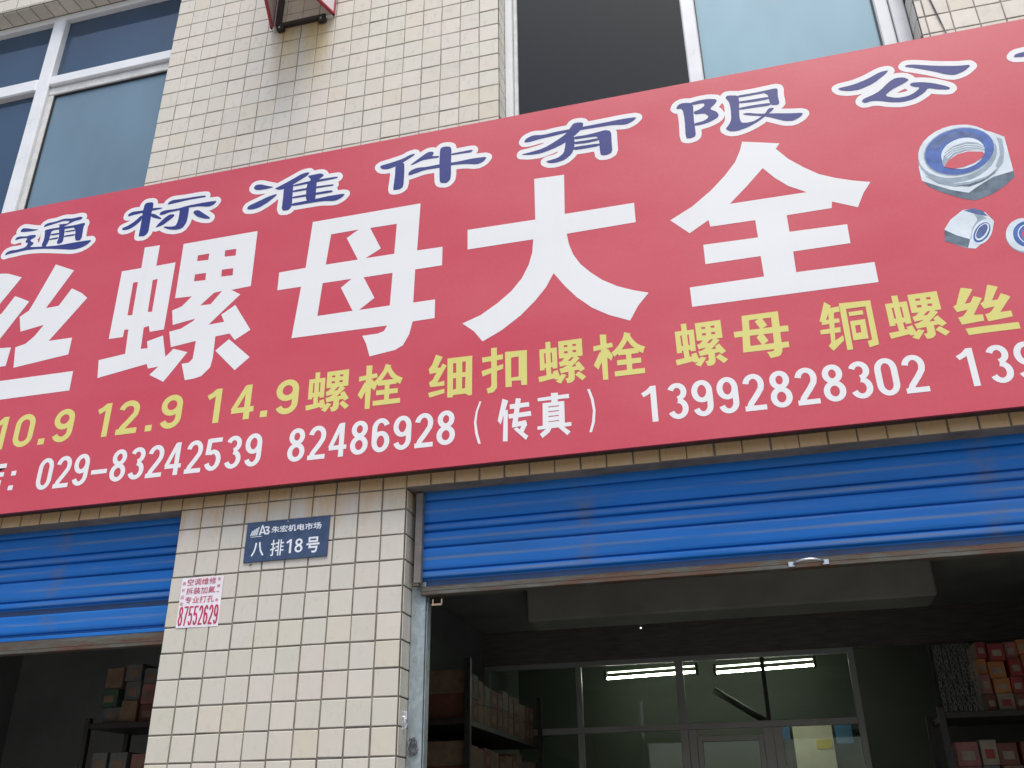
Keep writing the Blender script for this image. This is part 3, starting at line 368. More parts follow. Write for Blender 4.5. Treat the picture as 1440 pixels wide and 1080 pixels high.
NUTS = [
[0,"dark",[[3.092,3.852],[3.136,3.824],[3.187,3.795],[3.242,3.761],[3.279,3.783],[3.335,3.812],[3.415,3.828],[3.411,3.796],[3.367,3.761],[3.318,3.734],[3.257,3.718],[3.219,3.734],[3.155,3.775],[3.112,3.814]]],
[0,"light",[[3.095,3.909],[3.094,3.844],[3.184,3.783],[3.243,3.757],[3.284,3.782],[3.34,3.811],[3.413,3.824],[3.418,3.987],[3.38,4.019],[3.325,4.052],[3.215,4.077],[3.125,4.003]]],
[0,"mid",[[3.382,3.946],[3.377,3.917],[3.365,3.89],[3.347,3.865],[3.323,3.844],[3.296,3.827],[3.266,3.816],[3.235,3.811],[3.204,3.811],[3.175,3.819],[3.149,3.832],[3.127,3.85],[3.111,3.873],[3.101,3.899],[3.098,3.928],[3.103,3.957],[3.115,3.985],[3.133,4.011],[3.156,4.033],[3.184,4.05],[3.215,4.062],[3.248,4.067],[3.279,4.066],[3.309,4.057],[3.335,4.043],[3.356,4.024],[3.372,4.001],[3.38,3.974]]],
[0,"light",[[3.379,3.964],[3.374,3.937],[3.362,3.91],[3.344,3.886],[3.322,3.866],[3.295,3.85],[3.266,3.839],[3.235,3.834],[3.205,3.835],[3.176,3.841],[3.151,3.854],[3.129,3.872],[3.114,3.894],[3.104,3.919],[3.101,3.947],[3.106,3.975],[3.117,4.002],[3.135,4.027],[3.158,4.048],[3.185,4.065],[3.216,4.076],[3.247,4.081],[3.278,4.079],[3.307,4.072],[3.333,4.058],[3.354,4.039],[3.369,4.017],[3.377,3.991]]],
[0,"mid",[[3.391,3.99],[3.408,3.978],[3.403,3.918],[3.387,3.868],[3.364,3.843],[3.359,3.859],[3.385,3.907],[3.392,3.958]]],
[0,"mid",[[3.105,3.87],[3.149,3.832],[3.206,3.808],[3.261,3.805],[3.326,3.821],[3.365,3.85],[3.362,3.839],[3.323,3.807],[3.258,3.79],[3.203,3.793],[3.147,3.82]]],
[0,"dark",[[3.204,3.798],[3.254,3.795],[3.312,3.809],[3.357,3.837],[3.349,3.825],[3.299,3.797],[3.251,3.784]]],
[0,"mid",[[3.377,3.959],[3.372,3.934],[3.361,3.91],[3.345,3.888],[3.324,3.87],[3.299,3.855],[3.272,3.845],[3.244,3.841],[3.216,3.841],[3.189,3.848],[3.166,3.859],[3.146,3.875],[3.131,3.895],[3.123,3.918],[3.12,3.943],[3.124,3.968],[3.135,3.993],[3.151,4.016],[3.172,4.035],[3.198,4.05],[3.226,4.06],[3.255,4.065],[3.284,4.064],[3.311,4.057],[3.334,4.044],[3.353,4.028],[3.367,4.007],[3.375,3.984]]],
[0,"blue",[[3.375,3.96],[3.37,3.936],[3.36,3.913],[3.344,3.892],[3.323,3.874],[3.299,3.859],[3.273,3.85],[3.245,3.845],[3.218,3.846],[3.192,3.852],[3.169,3.863],[3.15,3.879],[3.136,3.898],[3.127,3.92],[3.125,3.944],[3.129,3.968],[3.139,3.992],[3.155,4.014],[3.176,4.032],[3.2,4.047],[3.228,4.056],[3.256,4.061],[3.284,4.06],[3.31,4.053],[3.333,4.041],[3.352,4.025],[3.365,4.005],[3.373,3.983]]],
[0,"dblue",[[3.153,3.997],[3.195,4.035],[3.25,4.05],[3.305,4.037],[3.343,4.001],[3.348,3.972],[3.325,3.997],[3.289,4.016],[3.243,4.016],[3.199,3.998],[3.165,3.971]]],
[0,"light",[[3.339,3.949],[3.337,3.933],[3.33,3.917],[3.321,3.903],[3.308,3.89],[3.293,3.88],[3.276,3.873],[3.259,3.869],[3.242,3.869],[3.225,3.873],[3.21,3.879],[3.198,3.889],[3.189,3.901],[3.183,3.916],[3.182,3.932],[3.184,3.948],[3.19,3.964],[3.2,3.978],[3.212,3.991],[3.228,4.001],[3.245,4.008],[3.262,4.012],[3.28,4.012],[3.297,4.009],[3.311,4.002],[3.323,3.992],[3.332,3.979],[3.338,3.964]]],
[0,"mid",[[3.18,3.913],[3.198,3.956],[3.236,3.982],[3.284,3.991],[3.321,3.979],[3.339,3.955],[3.337,3.933],[3.319,3.943],[3.275,3.95],[3.233,3.94],[3.199,3.913],[3.184,3.889]]],
[0,"light",[[3.194,3.949],[3.235,3.975],[3.282,3.981],[3.319,3.97],[3.34,3.951],[3.339,3.948],[3.318,3.966],[3.281,3.977],[3.235,3.97],[3.195,3.944]]],
[0,"light",[[3.197,3.939],[3.233,3.964],[3.28,3.971],[3.317,3.959],[3.338,3.944],[3.337,3.941],[3.316,3.956],[3.279,3.966],[3.233,3.96],[3.198,3.935]]],
[0,"light",[[3.2,3.93],[3.231,3.954],[3.277,3.96],[3.314,3.949],[3.337,3.937],[3.336,3.934],[3.314,3.945],[3.276,3.956],[3.231,3.949],[3.201,3.925]]],
[0,"red",[[3.183,3.891],[3.203,3.917],[3.239,3.939],[3.28,3.945],[3.328,3.933],[3.334,3.922],[3.322,3.905],[3.29,3.887],[3.248,3.876],[3.214,3.875]]],
[1,"light",[[3.129,3.613],[3.157,3.65],[3.206,3.684],[3.241,3.684],[3.28,3.659],[3.3,3.616],[3.286,3.576],[3.254,3.54],[3.215,3.51],[3.185,3.518],[3.12,3.561]]],
[1,"dark",[[3.128,3.61],[3.164,3.578],[3.205,3.553],[3.19,3.517],[3.12,3.56]]],
[1,"mid",[[3.236,3.686],[3.254,3.666],[3.275,3.638],[3.285,3.615],[3.258,3.61],[3.231,3.586],[3.209,3.555],[3.205,3.553],[3.224,3.602],[3.247,3.633]]],
[1,"dblue",[[3.211,3.681],[3.242,3.686],[3.271,3.669],[3.284,3.642],[3.252,3.655]]],
[1,"light",[[3.286,3.623],[3.29,3.616],[3.292,3.607],[3.292,3.597],[3.289,3.586],[3.285,3.574],[3.279,3.562],[3.272,3.552],[3.264,3.542],[3.255,3.534],[3.246,3.529],[3.237,3.525],[3.229,3.525],[3.222,3.527],[3.216,3.531],[3.212,3.538],[3.21,3.547],[3.211,3.557],[3.213,3.568],[3.217,3.58],[3.223,3.592],[3.23,3.603],[3.238,3.612],[3.247,3.62],[3.257,3.626],[3.265,3.629],[3.274,3.63],[3.281,3.628]]],
[1,"blue",[[3.279,3.611],[3.282,3.606],[3.283,3.599],[3.282,3.59],[3.28,3.581],[3.276,3.572],[3.271,3.563],[3.265,3.554],[3.258,3.547],[3.25,3.541],[3.243,3.536],[3.236,3.534],[3.23,3.533],[3.224,3.535],[3.22,3.538],[3.217,3.544],[3.216,3.55],[3.217,3.559],[3.219,3.568],[3.223,3.577],[3.228,3.586],[3.234,3.595],[3.241,3.602],[3.248,3.609],[3.256,3.613],[3.263,3.616],[3.27,3.616],[3.275,3.615]]],
[1,"light",[[3.277,3.608],[3.279,3.604],[3.279,3.599],[3.278,3.592],[3.276,3.584],[3.273,3.577],[3.268,3.569],[3.263,3.561],[3.257,3.555],[3.251,3.549],[3.244,3.545],[3.239,3.543],[3.233,3.542],[3.229,3.543],[3.226,3.546],[3.224,3.55],[3.223,3.556],[3.224,3.562],[3.226,3.57],[3.229,3.577],[3.234,3.585],[3.239,3.593],[3.245,3.599],[3.251,3.605],[3.258,3.609],[3.264,3.611],[3.269,3.612],[3.273,3.611]]],
[1,"dblue",[[3.272,3.606],[3.273,3.602],[3.274,3.598],[3.273,3.592],[3.271,3.586],[3.268,3.58],[3.264,3.573],[3.259,3.567],[3.255,3.562],[3.249,3.557],[3.244,3.554],[3.239,3.551],[3.235,3.55],[3.232,3.551],[3.229,3.553],[3.228,3.556],[3.227,3.561],[3.228,3.566],[3.23,3.572],[3.233,3.579],[3.237,3.585],[3.241,3.591],[3.246,3.597],[3.252,3.601],[3.257,3.605],[3.262,3.607],[3.266,3.608],[3.269,3.608]]],
[2,"mid",[[3.434,3.492],[3.426,3.48],[3.415,3.47],[3.403,3.464],[3.39,3.46],[3.377,3.461],[3.364,3.464],[3.352,3.471],[3.341,3.481],[3.332,3.493],[3.326,3.508],[3.323,3.523],[3.323,3.539],[3.326,3.554],[3.331,3.569],[3.34,3.581],[3.35,3.591],[3.363,3.597],[3.376,3.601],[3.39,3.6],[3.403,3.596],[3.415,3.589],[3.426,3.579],[3.434,3.566],[3.44,3.552],[3.443,3.537],[3.443,3.521],[3.44,3.506]]],
[2,"light",[[3.435,3.517],[3.428,3.503],[3.419,3.491],[3.408,3.481],[3.396,3.475],[3.383,3.471],[3.37,3.471],[3.358,3.474],[3.347,3.481],[3.337,3.491],[3.33,3.503],[3.326,3.517],[3.324,3.533],[3.325,3.548],[3.329,3.564],[3.336,3.578],[3.346,3.591],[3.357,3.601],[3.369,3.607],[3.382,3.611],[3.395,3.611],[3.408,3.607],[3.419,3.6],[3.428,3.59],[3.435,3.578],[3.439,3.563],[3.441,3.548],[3.439,3.532]]],
[2,"blue",[[3.44,3.52],[3.435,3.509],[3.427,3.5],[3.418,3.492],[3.408,3.487],[3.398,3.485],[3.387,3.485],[3.377,3.488],[3.367,3.493],[3.359,3.501],[3.353,3.511],[3.349,3.523],[3.348,3.535],[3.349,3.547],[3.352,3.56],[3.357,3.571],[3.365,3.58],[3.374,3.588],[3.384,3.593],[3.395,3.596],[3.406,3.596],[3.416,3.592],[3.425,3.587],[3.433,3.579],[3.439,3.568],[3.443,3.557],[3.444,3.545],[3.443,3.532]]],
[2,"light",[[3.434,3.525],[3.43,3.517],[3.424,3.51],[3.417,3.504],[3.41,3.5],[3.402,3.499],[3.393,3.499],[3.386,3.501],[3.378,3.505],[3.372,3.511],[3.368,3.519],[3.365,3.528],[3.363,3.537],[3.364,3.546],[3.367,3.556],[3.371,3.564],[3.376,3.571],[3.383,3.577],[3.391,3.581],[3.399,3.583],[3.408,3.582],[3.415,3.58],[3.423,3.576],[3.429,3.57],[3.433,3.562],[3.436,3.553],[3.437,3.544],[3.437,3.535]]],
[2,"blue",[[3.434,3.526],[3.43,3.518],[3.425,3.511],[3.419,3.506],[3.411,3.503],[3.404,3.501],[3.396,3.501],[3.389,3.503],[3.382,3.507],[3.376,3.513],[3.372,3.52],[3.369,3.528],[3.368,3.537],[3.368,3.546],[3.37,3.554],[3.374,3.562],[3.38,3.569],[3.386,3.574],[3.393,3.578],[3.401,3.58],[3.409,3.579],[3.416,3.577],[3.423,3.573],[3.429,3.567],[3.433,3.56],[3.436,3.552],[3.437,3.543],[3.437,3.534]]],
[2,"red",[[3.431,3.524],[3.428,3.518],[3.423,3.512],[3.418,3.508],[3.412,3.505],[3.406,3.504],[3.4,3.504],[3.394,3.506],[3.388,3.51],[3.383,3.514],[3.38,3.52],[3.377,3.526],[3.376,3.533],[3.376,3.54],[3.378,3.547],[3.381,3.553],[3.386,3.559],[3.391,3.563],[3.397,3.566],[3.403,3.567],[3.41,3.567],[3.416,3.565],[3.421,3.561],[3.426,3.557],[3.43,3.551],[3.432,3.545],[3.433,3.538],[3.433,3.531]]],
]

# ------------------------------------------------------------------ ground
def structure(name, o): o['kind'] = 'structure'; return o
structure('g', boxes('pavement', [(-60, 60, -60, -.02, -.3, 0)], MT_street))
structure('f', boxes('shop_floor', [(-4.6, 5.4, .0, 7.2, -.3, .03)], MT_floor))

# ------------------------------------------------------------------ tiled building
WB = .24                        # wall thickness
TB = .0035                       # tiles stand this far in front of the grout
bld = thing('shop_building', 'two storey shop building clad in small square cream tiles, windows above a long red sign', 'building')
Z = lambda z: z + G0
# wall bodies: front face is the grout plane
pieces = [
 (0.002, .998, TB, WB, .0, Z(.487)),
 (4.0, 4.9, TB, WB, .0, Z(.487)), (-4.3, -3.4, TB, WB, .0, Z(.487)),
 (-4.3, 4.9, TB, WB, Z(.487), Z(2.0)),
]
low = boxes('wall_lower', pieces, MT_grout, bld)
pieces = [
 (-4.3, -2.6, TB, WB, Z(2.0), Z(3.887)), (-.509, 1.387, TB, WB, Z(2.0), Z(3.887)), (3.262, 4.9, TB, WB, Z(2.0), Z(3.887)),
 (-4.3, 4.9, TB, WB, Z(3.887), Z(4.7)),
]
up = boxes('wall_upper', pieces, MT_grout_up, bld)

TILE = {}
def tile_mesh(kind, gap, mat):
    """bevelled tile about the origin, face towards -Y, 24 triangles"""
    key = (kind, gap)
    if key in TILE: return TILE[key]
    h = .05 - gap / 2; b = .0022; d = TB
    rnd = random.Random(kind)
    j = lambda: rnd.uniform(-.0009, .0009)
    f = [(-h + j(), -h + j()), (h + j(), -h + j()), (h + j(), h + j()), (-h + j(), h + j())]
    vs = [(x, d, z) for x, z in f] + [(x, .0016, z) for x, z in f] + [(x * (1 - b / h), 0, z * (1 - b / h)) for x, z in f]
    fs = []
    for a in (0, 4):
        for k in range(4): fs.append((a + k, a + (k + 1) % 4, a + 4 + (k + 1) % 4, a + 4 + k))
    fs.append((8, 9, 10, 11))
    me = bpy.data.meshes.new('tile'); me.from_pydata(vs, [], fs); me.materials.append(mat); me.update()
    TILE[key] = me
    return me
def cells(x0, x1, z0, z1, ox, oz):
    i = math.floor((x0 - ox) / .1 + 1e-6)
    while ox + i * .1 < x1 - 1e-6:
        j = math.floor((z0 - oz) / .1 + 1e-6)
        while oz + j * .1 < z1 - 1e-6:
            a0, a1 = max(x0, ox + i * .1), min(x1, ox + i * .1 + .1)
            b0, b1 = max(z0, oz + j * .1), min(z1, oz + j * .1 + .1)
            if a1 - a0 > .012 and b1 - b0 > .008: yield ((a0 + a1) / 2, (b0 + b1) / 2, a1 - a0, b1 - b0)
            j += 1
        i += 1
def visible(x, y, z, pad=0):
    q = Vector((x, y, z)) - CAM
    d = q.dot(fwd)
    u = F * q.dot(right) / d; v = F * q.dot(down) / d
    return abs(u) < .5 + pad and abs(v) < .375 + pad and not (Z(.52) < z < Z(2.26))
allt = []
OXL, OZL = 0.0, Z(-3.0)
OXU, OZU = -.511, Z(2.294 - .5)
for c in cells(0, 1.0, .05, Z(.487), OXL, OZL): allt.append((c, 'L'))
for c in cells(4.0, 4.9, .05, Z(.487), OXL, OZL): allt.append((c, 'L'))
for c in cells(-4.3, -3.4, .05, Z(.487), OXL, OZL): allt.append((c, 'L'))
for c in cells(-4.3, 4.9, Z(.487), Z(.70), OXL, OZL - .013): allt.append((c, 'L'))
for x0, x1, z0, z1 in ((-.511, 1.389, 2.12, 3.885), (3.26, 4.9, 2.12, 3.885), (-4.3, -2.6, 2.12, 3.885), (-4.3, 4.9, 3.885, 4.694)):
    for c in cells(x0, x1, Z(z0), Z(z1), OXU, OZU): allt.append((c, 'U'))
allt.sort(key=lambda t: (not visible(t[0][0], 0, t[0][1], .02), (Vector((t[0][0], 0, t[0][1])) - CAM).length))
rest = {'L': [], 'U': []}
for n, ((x, z, sx_, sz_), k) in enumerate(allt):
    gap = .0060 if k == 'L' else .0042
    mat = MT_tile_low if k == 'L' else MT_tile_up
    h2 = .1 - gap
    me = tile_mesh(random.randrange(4), gap, mat)
    s = ((sx_ - gap) / h2, 1, (sz_ - gap) / h2)
    rot = (random.gauss(0, .006), 0, random.gauss(0, .006))
    jx, jz = random.gauss(0, .0005), random.gauss(0, .0005)
    if n < 300 and visible(x, 0, z, .03):
        o = obj('tile', me, bld, (x + jx, random.uniform(-.0006, .0006), z + jz)); o.scale = s; o.rotation_euler = rot
    else:
        rest[k].append((me, Matrix.LocRotScale(Vector((x + jx, random.uniform(-.0006, .0006), z + jz)), Matrix.Rotation(rot[0], 3, 'X').to_quaternion() , Vector(s))))
for k, lst in rest.items():
    vs, fs = [], []
    for me, mx in lst:
        b = len(vs)
        vs += [tuple(mx @ v.co) for v in me.vertices]; fs += [tuple(b + i for i in p.vertices) for p in me.polygons]
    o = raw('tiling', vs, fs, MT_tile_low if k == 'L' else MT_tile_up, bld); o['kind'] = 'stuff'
# narrow tiles turning the corners into the openings
def reveal(x, face, y0, y1, z0, z1, mat, oz, gap=.006):
    """tiles on a plane x = const; face = +1 looks towards +X"""
    j = math.floor((z0 - oz) / .1 + 1e-6)
    while oz + j * .1 < z1 - 1e-6:
        b0, b1 = max(z0, oz + j * .1), min(z1, oz + j * .1 + .1)
        if b1 - b0 > .02:
            xs = (x - TB, x) if face > 0 else (x, x + TB)
            if visible(x, y0, (b0 + b1) / 2, .02): boxes('edge_tile', [(xs[0], xs[1], y0, y1, b0 + gap / 2, b1 - gap / 2)], mat, bld, bev=.0015)
        j += 1
reveal(1.004, 1, .0075, .098, Z(-1.0), Z(.484), MT_tile_low, OZL)
reveal(1.393, 1, .0075, .108, Z(2.2), Z(3.88), MT_tile_up, OZU)
reveal(3.256, -1, .0075, .108, Z(2.2), Z(3.88), MT_tile_up, OZU)
for rb_ in ((.9981, 1.0, .012, WB - .004, .04, Z(.484)), (1.3871, 1.389, .012, WB - .004, Z(2.1), Z(3.884)), (3.2605, 3.2618, .012, WB - .004, Z(2.1), Z(3.884))): boxes('reveal_body', [rb_], MT_grout, bld)
x = -2.611
while x < -.52:
    boxes('soffit_tile', [(x + .003, min(x + .097, -.512), .0075, .109, Z(3.880), Z(3.8868))], MT_tile_up, bld, bev=.0015)
    x += .1
x = 1.389
while x < 3.2:
    boxes('soffit_tile', [(x + .003, min(x + .097, 3.25), .0075, .109, Z(3.880), Z(3.8868))], MT_tile_up, bld, bev=.0015)
    x += .1

# ------------------------------------------------------------------ windows (parts of the building)
def part(name, parent, lst, mat, bev=.003): return boxes(name, lst, mat, parent, bev=bev)
def window_left():
    x0, x1, y0, z1 = -2.6, -.511, .11, 3.878
    w_ = part('window', bld, [
        (x0, x1, y0, y0 + .06, Z(3.833), Z(z1)), (x0, x0 + .05, y0, y0 + .06, Z(2.03), Z(3.832)), (x1 - .05, x1, y0, y0 + .06, Z(2.03), Z(3.832)),
        (x0, x1, y0, y0 + .06, Z(1.98), Z(2.029))], MT_white)
    part('mullion', w_, [(-1.498, -1.412, y0 - .012, y0 + .055, Z(2.03), Z(3.832))], MT_white, .010)
    part('transom', w_, [(x0 + .05, -1.499, y0 - .008, y0 + .05, Z(3.268), Z(3.362)), (-1.411, x1 - .05, y0 - .008, y0 + .05, Z(3.284), Z(3.360))], MT_white, .008)
    part('sash_rail', w_, [(-1.411, x1 - .05, y0 + .012, y0 + .045, Z(3.222), Z(3.280)), (-1.411, -1.375, y0 + .013, y0 + .045, Z(2.03), Z(3.221))], MT_whited, .004)
    part('seal', w_, [(-1.375, -1.368, y0 + .02, y0 + .045, Z(2.03), Z(3.215)), (-1.375, x1 - .05, y0 + .02, y0 + .045, Z(3.215), Z(3.2215))], MT_seal, 0)
    yy = y0 + .034
    part('upper_pane', w_, [(x0 + .05, -1.5, yy, yy + .005, Z(3.363), Z(3.832))], MT_gl_deep, 0)
    part('upper_pane', w_, [(-1.411, x1 - .05, yy, yy + .005, Z(3.361), Z(3.832))], MT_gl_deep, 0)
    part('lower_pane', w_, [(x0 + .05, -1.5, yy, yy + .005, Z(2.03), Z(3.267))], MT_gl_deep, 0)
    part('lower_pane', w_, [(-1.368, x1 - .05, yy - .004, yy + .001, Z(2.03), Z(3.215))], MT_gl_mid, 0)
    return w_
def window_right():
    y0 = .11
    w_ = part('window', bld, [
        (1.394, 1.432, y0 - .006, y0 + .06, Z(2.0), Z(3.878)), (3.194, 3.2545, y0, y0 + .06, Z(2.0), Z(3.878)),
        (1.433, 3.193, y0, y0 + .06, Z(3.833), Z(3.878)), (1.433, 3.193, y0, y0 + .06, Z(1.98), Z(2.029))], MT_white)
    part('inner_jamb', w_, [(1.433, 1.452, y0 + .02, y0 + .07, Z(2.03), Z(3.832))], MT_whited, .003)
    part('transom', w_, [(1.453, 3.193, y0 - .004, y0 + .05, Z(3.284), Z(3.360))], MT_white, .008)
    part('sash', w_, [(2.276, 2.343, y0 + .004, y0 + .04, Z(2.03), Z(3.283)), (3.131, 3.190, y0 + .004, y0 + .04, Z(2.03), Z(3.283)),
                      (2.344, 3.130, y0 + .004, y0 + .04, Z(3.225), Z(3.283))], MT_white, .006)
    for sb_ in ((2.343, 2.349, y0 + .012, y0 + .04, Z(2.03), Z(3.224)), (3.125, 3.131, y0 + .012, y0 + .04, Z(2.03), Z(3.224)), (3.1905, 3.1935, y0 + .015, y0 + .045, Z(2.03), Z(3.28))): part('seal', w_, [sb_], MT_seal, 0)
    part('sliding_pane', w_, [(2.349, 3.125, y0 + .022, y0 + .027, Z(2.03), Z(3.224))], MT_gl_pale, 0)
    part('sliding_pane', w_, [(1.453, 2.275, y0 + .036, y0 + .041, Z(2.03), Z(3.283))], MT_glass, 0)
    part('upper_pane', w_, [(1.453, 3.193, y0 + .022, y0 + .027, Z(3.361), Z(3.832))], MT_gl_deep, 0)
    return w_
window_left(); window_right()

tag(tube('curtain_rail', [(1.86, .42, Z(2.925)), (2.62, .42, Z(2.922))], .014, simple('pale_rail', (.5, .5, .48), .5), None, 8), 'thin pale curtain rail behind the dark pane of the upper window', 'curtain rail')
# interior shell (floors, ceilings, party walls) -- seen through the openings
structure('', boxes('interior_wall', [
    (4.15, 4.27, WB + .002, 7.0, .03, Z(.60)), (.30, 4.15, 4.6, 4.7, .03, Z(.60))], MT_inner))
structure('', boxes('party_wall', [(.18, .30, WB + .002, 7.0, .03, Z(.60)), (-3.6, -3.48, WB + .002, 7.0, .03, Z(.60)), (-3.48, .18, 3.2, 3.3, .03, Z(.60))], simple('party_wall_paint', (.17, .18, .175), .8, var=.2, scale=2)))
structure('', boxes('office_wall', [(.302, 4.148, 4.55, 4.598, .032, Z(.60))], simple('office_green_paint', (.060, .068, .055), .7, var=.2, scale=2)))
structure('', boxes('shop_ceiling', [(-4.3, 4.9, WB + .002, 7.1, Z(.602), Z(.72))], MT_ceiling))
structure('', boxes('upstairs_floor', [(-4.3, 4.9, WB + .002, 5.0, Z(1.3), Z(1.42))], MT_inner_up))
structure('', boxes('upstairs_wall', [(-4.3, 4.9, 3.0, 3.1, Z(1.42), Z(4.1)), (.55, .65, WB + .002, 2.99, Z(1.42), Z(4.1)), (4.0, 4.1, WB + .002, 2.99, Z(1.42), Z(4.1))], MT_inner_up))
structure('', boxes('upstairs_ceiling', [(-4.3, 4.9, WB + .002, 4.4, Z(4.102), Z(4.25))], MT_inner_up))
structure('', boxes('ceiling_beam', [(.95, 3.25, 2.2, 2.5, Z(.395), Z(.600)), ], MT_ceiling, bev=.01))
structure('', boxes('roof_slab', [(-4.3, 4.9, .0, 7.1, Z(4.702), Z(4.9))], MT_concrete))

# ------------------------------------------------------------------ roller shutters
def slat_mesh(x0, x1, h, mat):
    pts = []
    n = 10
    pr = [(.011, 0.0), (.011, .0045), (.003, .0075)]
    for i in range(n + 1):
        t = i / n
        zz = .009 + (h - .0095) * t
        yy = .0005 - .0036 * math.sin(math.pi * t) ** .3
        pr.append((yy, zz))
    
    bk = [(.0145, h - .0003), (.0145, 0.0)]
    pr = [(y, z - h / 2) for y, z in pr + bk]
    nseg = 1
    vs = [(x, y, z) for x in (x0, x1) for y, z in pr]; N_ = len(pr)
    fs = [(i, (i + 1) % N_, N_ + (i + 1) % N_, N_ + i) for i in range(N_)] + [tuple(range(N_)), tuple(range(2 * N_ - 1, N_ - 1, -1))]
    me = bpy.data.meshes.new('slat'); me.from_pydata(vs, [], fs); me.materials.append(mat); me.update()
    for p in me.polygons:
        if len(p.vertices) == 4: p.use_smooth = False
    return me
def shutter(x0, x1, yb, grooves, label, bar, dark=None):
    t = thing('roller_shutter', label, 'roller shutter', ((x0 + x1) / 2, yb, Z(bar[0])), 'blue roller shutters half raised over the shop fronts')
    cx = (x0 + x1) / 2
    for z1, z0 in zip(grooves[:-1], grooves[1:]):
        me = slat_mesh(x0 - cx, x1 - cx, z1 - z0 - .0005, MT_shut)
        obj('slat', me, t, (0, random.uniform(-.0008, .0008), (z0 + z1) / 2 - bar[0]))
    L_ = (-cx, -yb, -Z(bar[0]))
    if dark: boxes('lower_recess', [(x0, x1, yb + .010, yb + .016, Z(dark[0]), Z(dark[1]))], MT_shutdark, t, loc=L_)
    b = boxes('bottom_bar', [(x0, x1, yb - .006, yb + .002, Z(bar[0] + .014), Z(bar[1])), (x0, x1, yb - .006, yb + .034, Z(bar[0]), Z(bar[0] + .0138)),
                             (x0, x1, yb - .002, yb + .016, Z(bar[1] + .0003), Z(bar[1] + .004))], MT_bar, t, bev=.0015, loc=L_)
    return t, b, L_
gr = [.635, .54, .445, .354, .319, .256, .166, .133]
sr, srb, SL = shutter(1.045, 3.97, .080, gr, 'blue roller shutter with small chrome handle, half raised over the shop with lit lamps', (.074, .104), (.104, .1325))
h_ = []
for i in range(13):
    a = math.pi * i / 12
    h_.append((2.473 - .048 * math.cos(a), .080 - .010 - .030 * math.sin(a), Z(.087 + .005 * math.sin(a))))
tube('handle', h_, .0055, MT_chrome, sr, 8, SL)
for hb_ in ((2.405, 2.428, .070, .0735, Z(.078), Z(.096)), (2.518, 2.541, .070, .0735, Z(.078), Z(.096))): boxes('handle_plate', [hb_], MT_chrome, sr, .001, SL)
boxes('lock_tab', [(1.094, 1.134, .066, .074, Z(.030), Z(.037)), (1.094, 1.099, .074, .0745, Z(.037), Z(.056)), (1.129, 1.134, .074, .0745, Z(.037), Z(.056))], simple('worn_brass', (.42, .30, .20), .4, .5), sr, .0005, SL)
gl = [.645, .55, .455, .358, .322, .259, .170, .138]
sl, slb, SLL = shutter(-3.38, -.02, .080, gl, 'blue roller shutter with a wide bottom panel, half raised left of the tiled pillar', (-.046, .002), (.114, .1375))
me = slat_mesh(-3.38 + 1.70, -.02 + 1.70, .085, MT_shut)
obj('slat', me, sl, (0, 0, .0705 + .046))
boxes('lower_recess', [(-3.38, -.02, .090, .096, Z(.0025), Z(.0275))], MT_shutdark, sl, 0, SLL)
boxes('bottom_rail', [(-3.38, -.02, .078, .0895, Z(.0062), Z(.0225))], MT_shut, sl, .002, SLL)

gz = thing('guide_rail', 'galvanised steel guide rail standing against the right side of the tiled pillar', 'guide rail', (1.03, .09, .03))
boxes('rail', [(1.0065, 1.062, .088, .0915, .03, Z(.128)), (1.0065, 1.0095, .0916, .135, .03, Z(.128)), (1.059, 1.062, .0916, .135, .03, Z(.128))], MT_galv, gz, .0006, (-1.03, -.09, -.03))
boxes('inner_lip', [(1.0655, 1.0685, .094, .135, .03, Z(.05))], MT_galv, gz, .0005, (-1.03, -.09, -.03))
gc = thing('guard_channel', 'short dull grey steel channel above the guide rail, beside the blue shutter', 'channel', (1.04, .06, Z(.11)))
boxes('channel', [(1.024, 1.052, .050, .054, Z(.118), Z(.478)), (1.024, 1.027, .0542, .075, Z(.118), Z(.478)), (1.049, 1.052, .0542, .075, Z(.118), Z(.478))], MT_channel, gc, .0008, (-1.04, -.06, -Z(.11)))
boxes('torn_lip', [(1.018, 1.046, .051, .066, Z(.104), Z(.1175))], MT_bar, gc, .003, (-1.04, -.06, -Z(.11)))
# foil scrap and a twist of wire on the pillar edge
def crumple(name, c, sx_, sz_, mat, seed):
    rnd = random.Random(seed); vs, fs = [], []
    nx, nz = 5, 8
    for j in range(nz + 1):
        for i in range(nx + 1):
            e = 1 - .5 * abs(j / nz - .5)
            vs.append((c[0] + (i / nx - .5) * sx_ * e + rnd.uniform(-.002, .002), c[1] + rnd.uniform(-.005, .002), c[2] + (j / nz - .5) * sz_ + rnd.uniform(-.003, .003)))
    for j in range(nz):
        for i in range(nx):
            a = j * (nx + 1) + i; fs.append((a, a + 1, a + nx + 2, a + nx + 1))
    o = raw(name, vs, fs, mat); md = o.modifiers.new('s', 'SOLIDIFY'); md.thickness = .0015
    return o
tag(crumple('foil_scrap', (1.0115, .045, Z(-.375)), .022, .062, MT_foil, 3), 'crumpled silver foil scrap stuck on the right edge of the tiled pillar', 'foil scrap')
rnd = random.Random(5); pts = []
for i in range(60):
    a = i * .75
    pts.append((1.032 + .017 * math.cos(a) * rnd.uniform(.5, 1.2), .078 + .006 * math.sin(a * 1.7), Z(-.465 + .028 * math.sin(a * .83) + rnd.uniform(-.006, .006))))
tag(tube('wire_twist', pts, .0013, MT_cable, None, 5), 'thin dark wire twisted round the galvanised guide rail', 'wire')

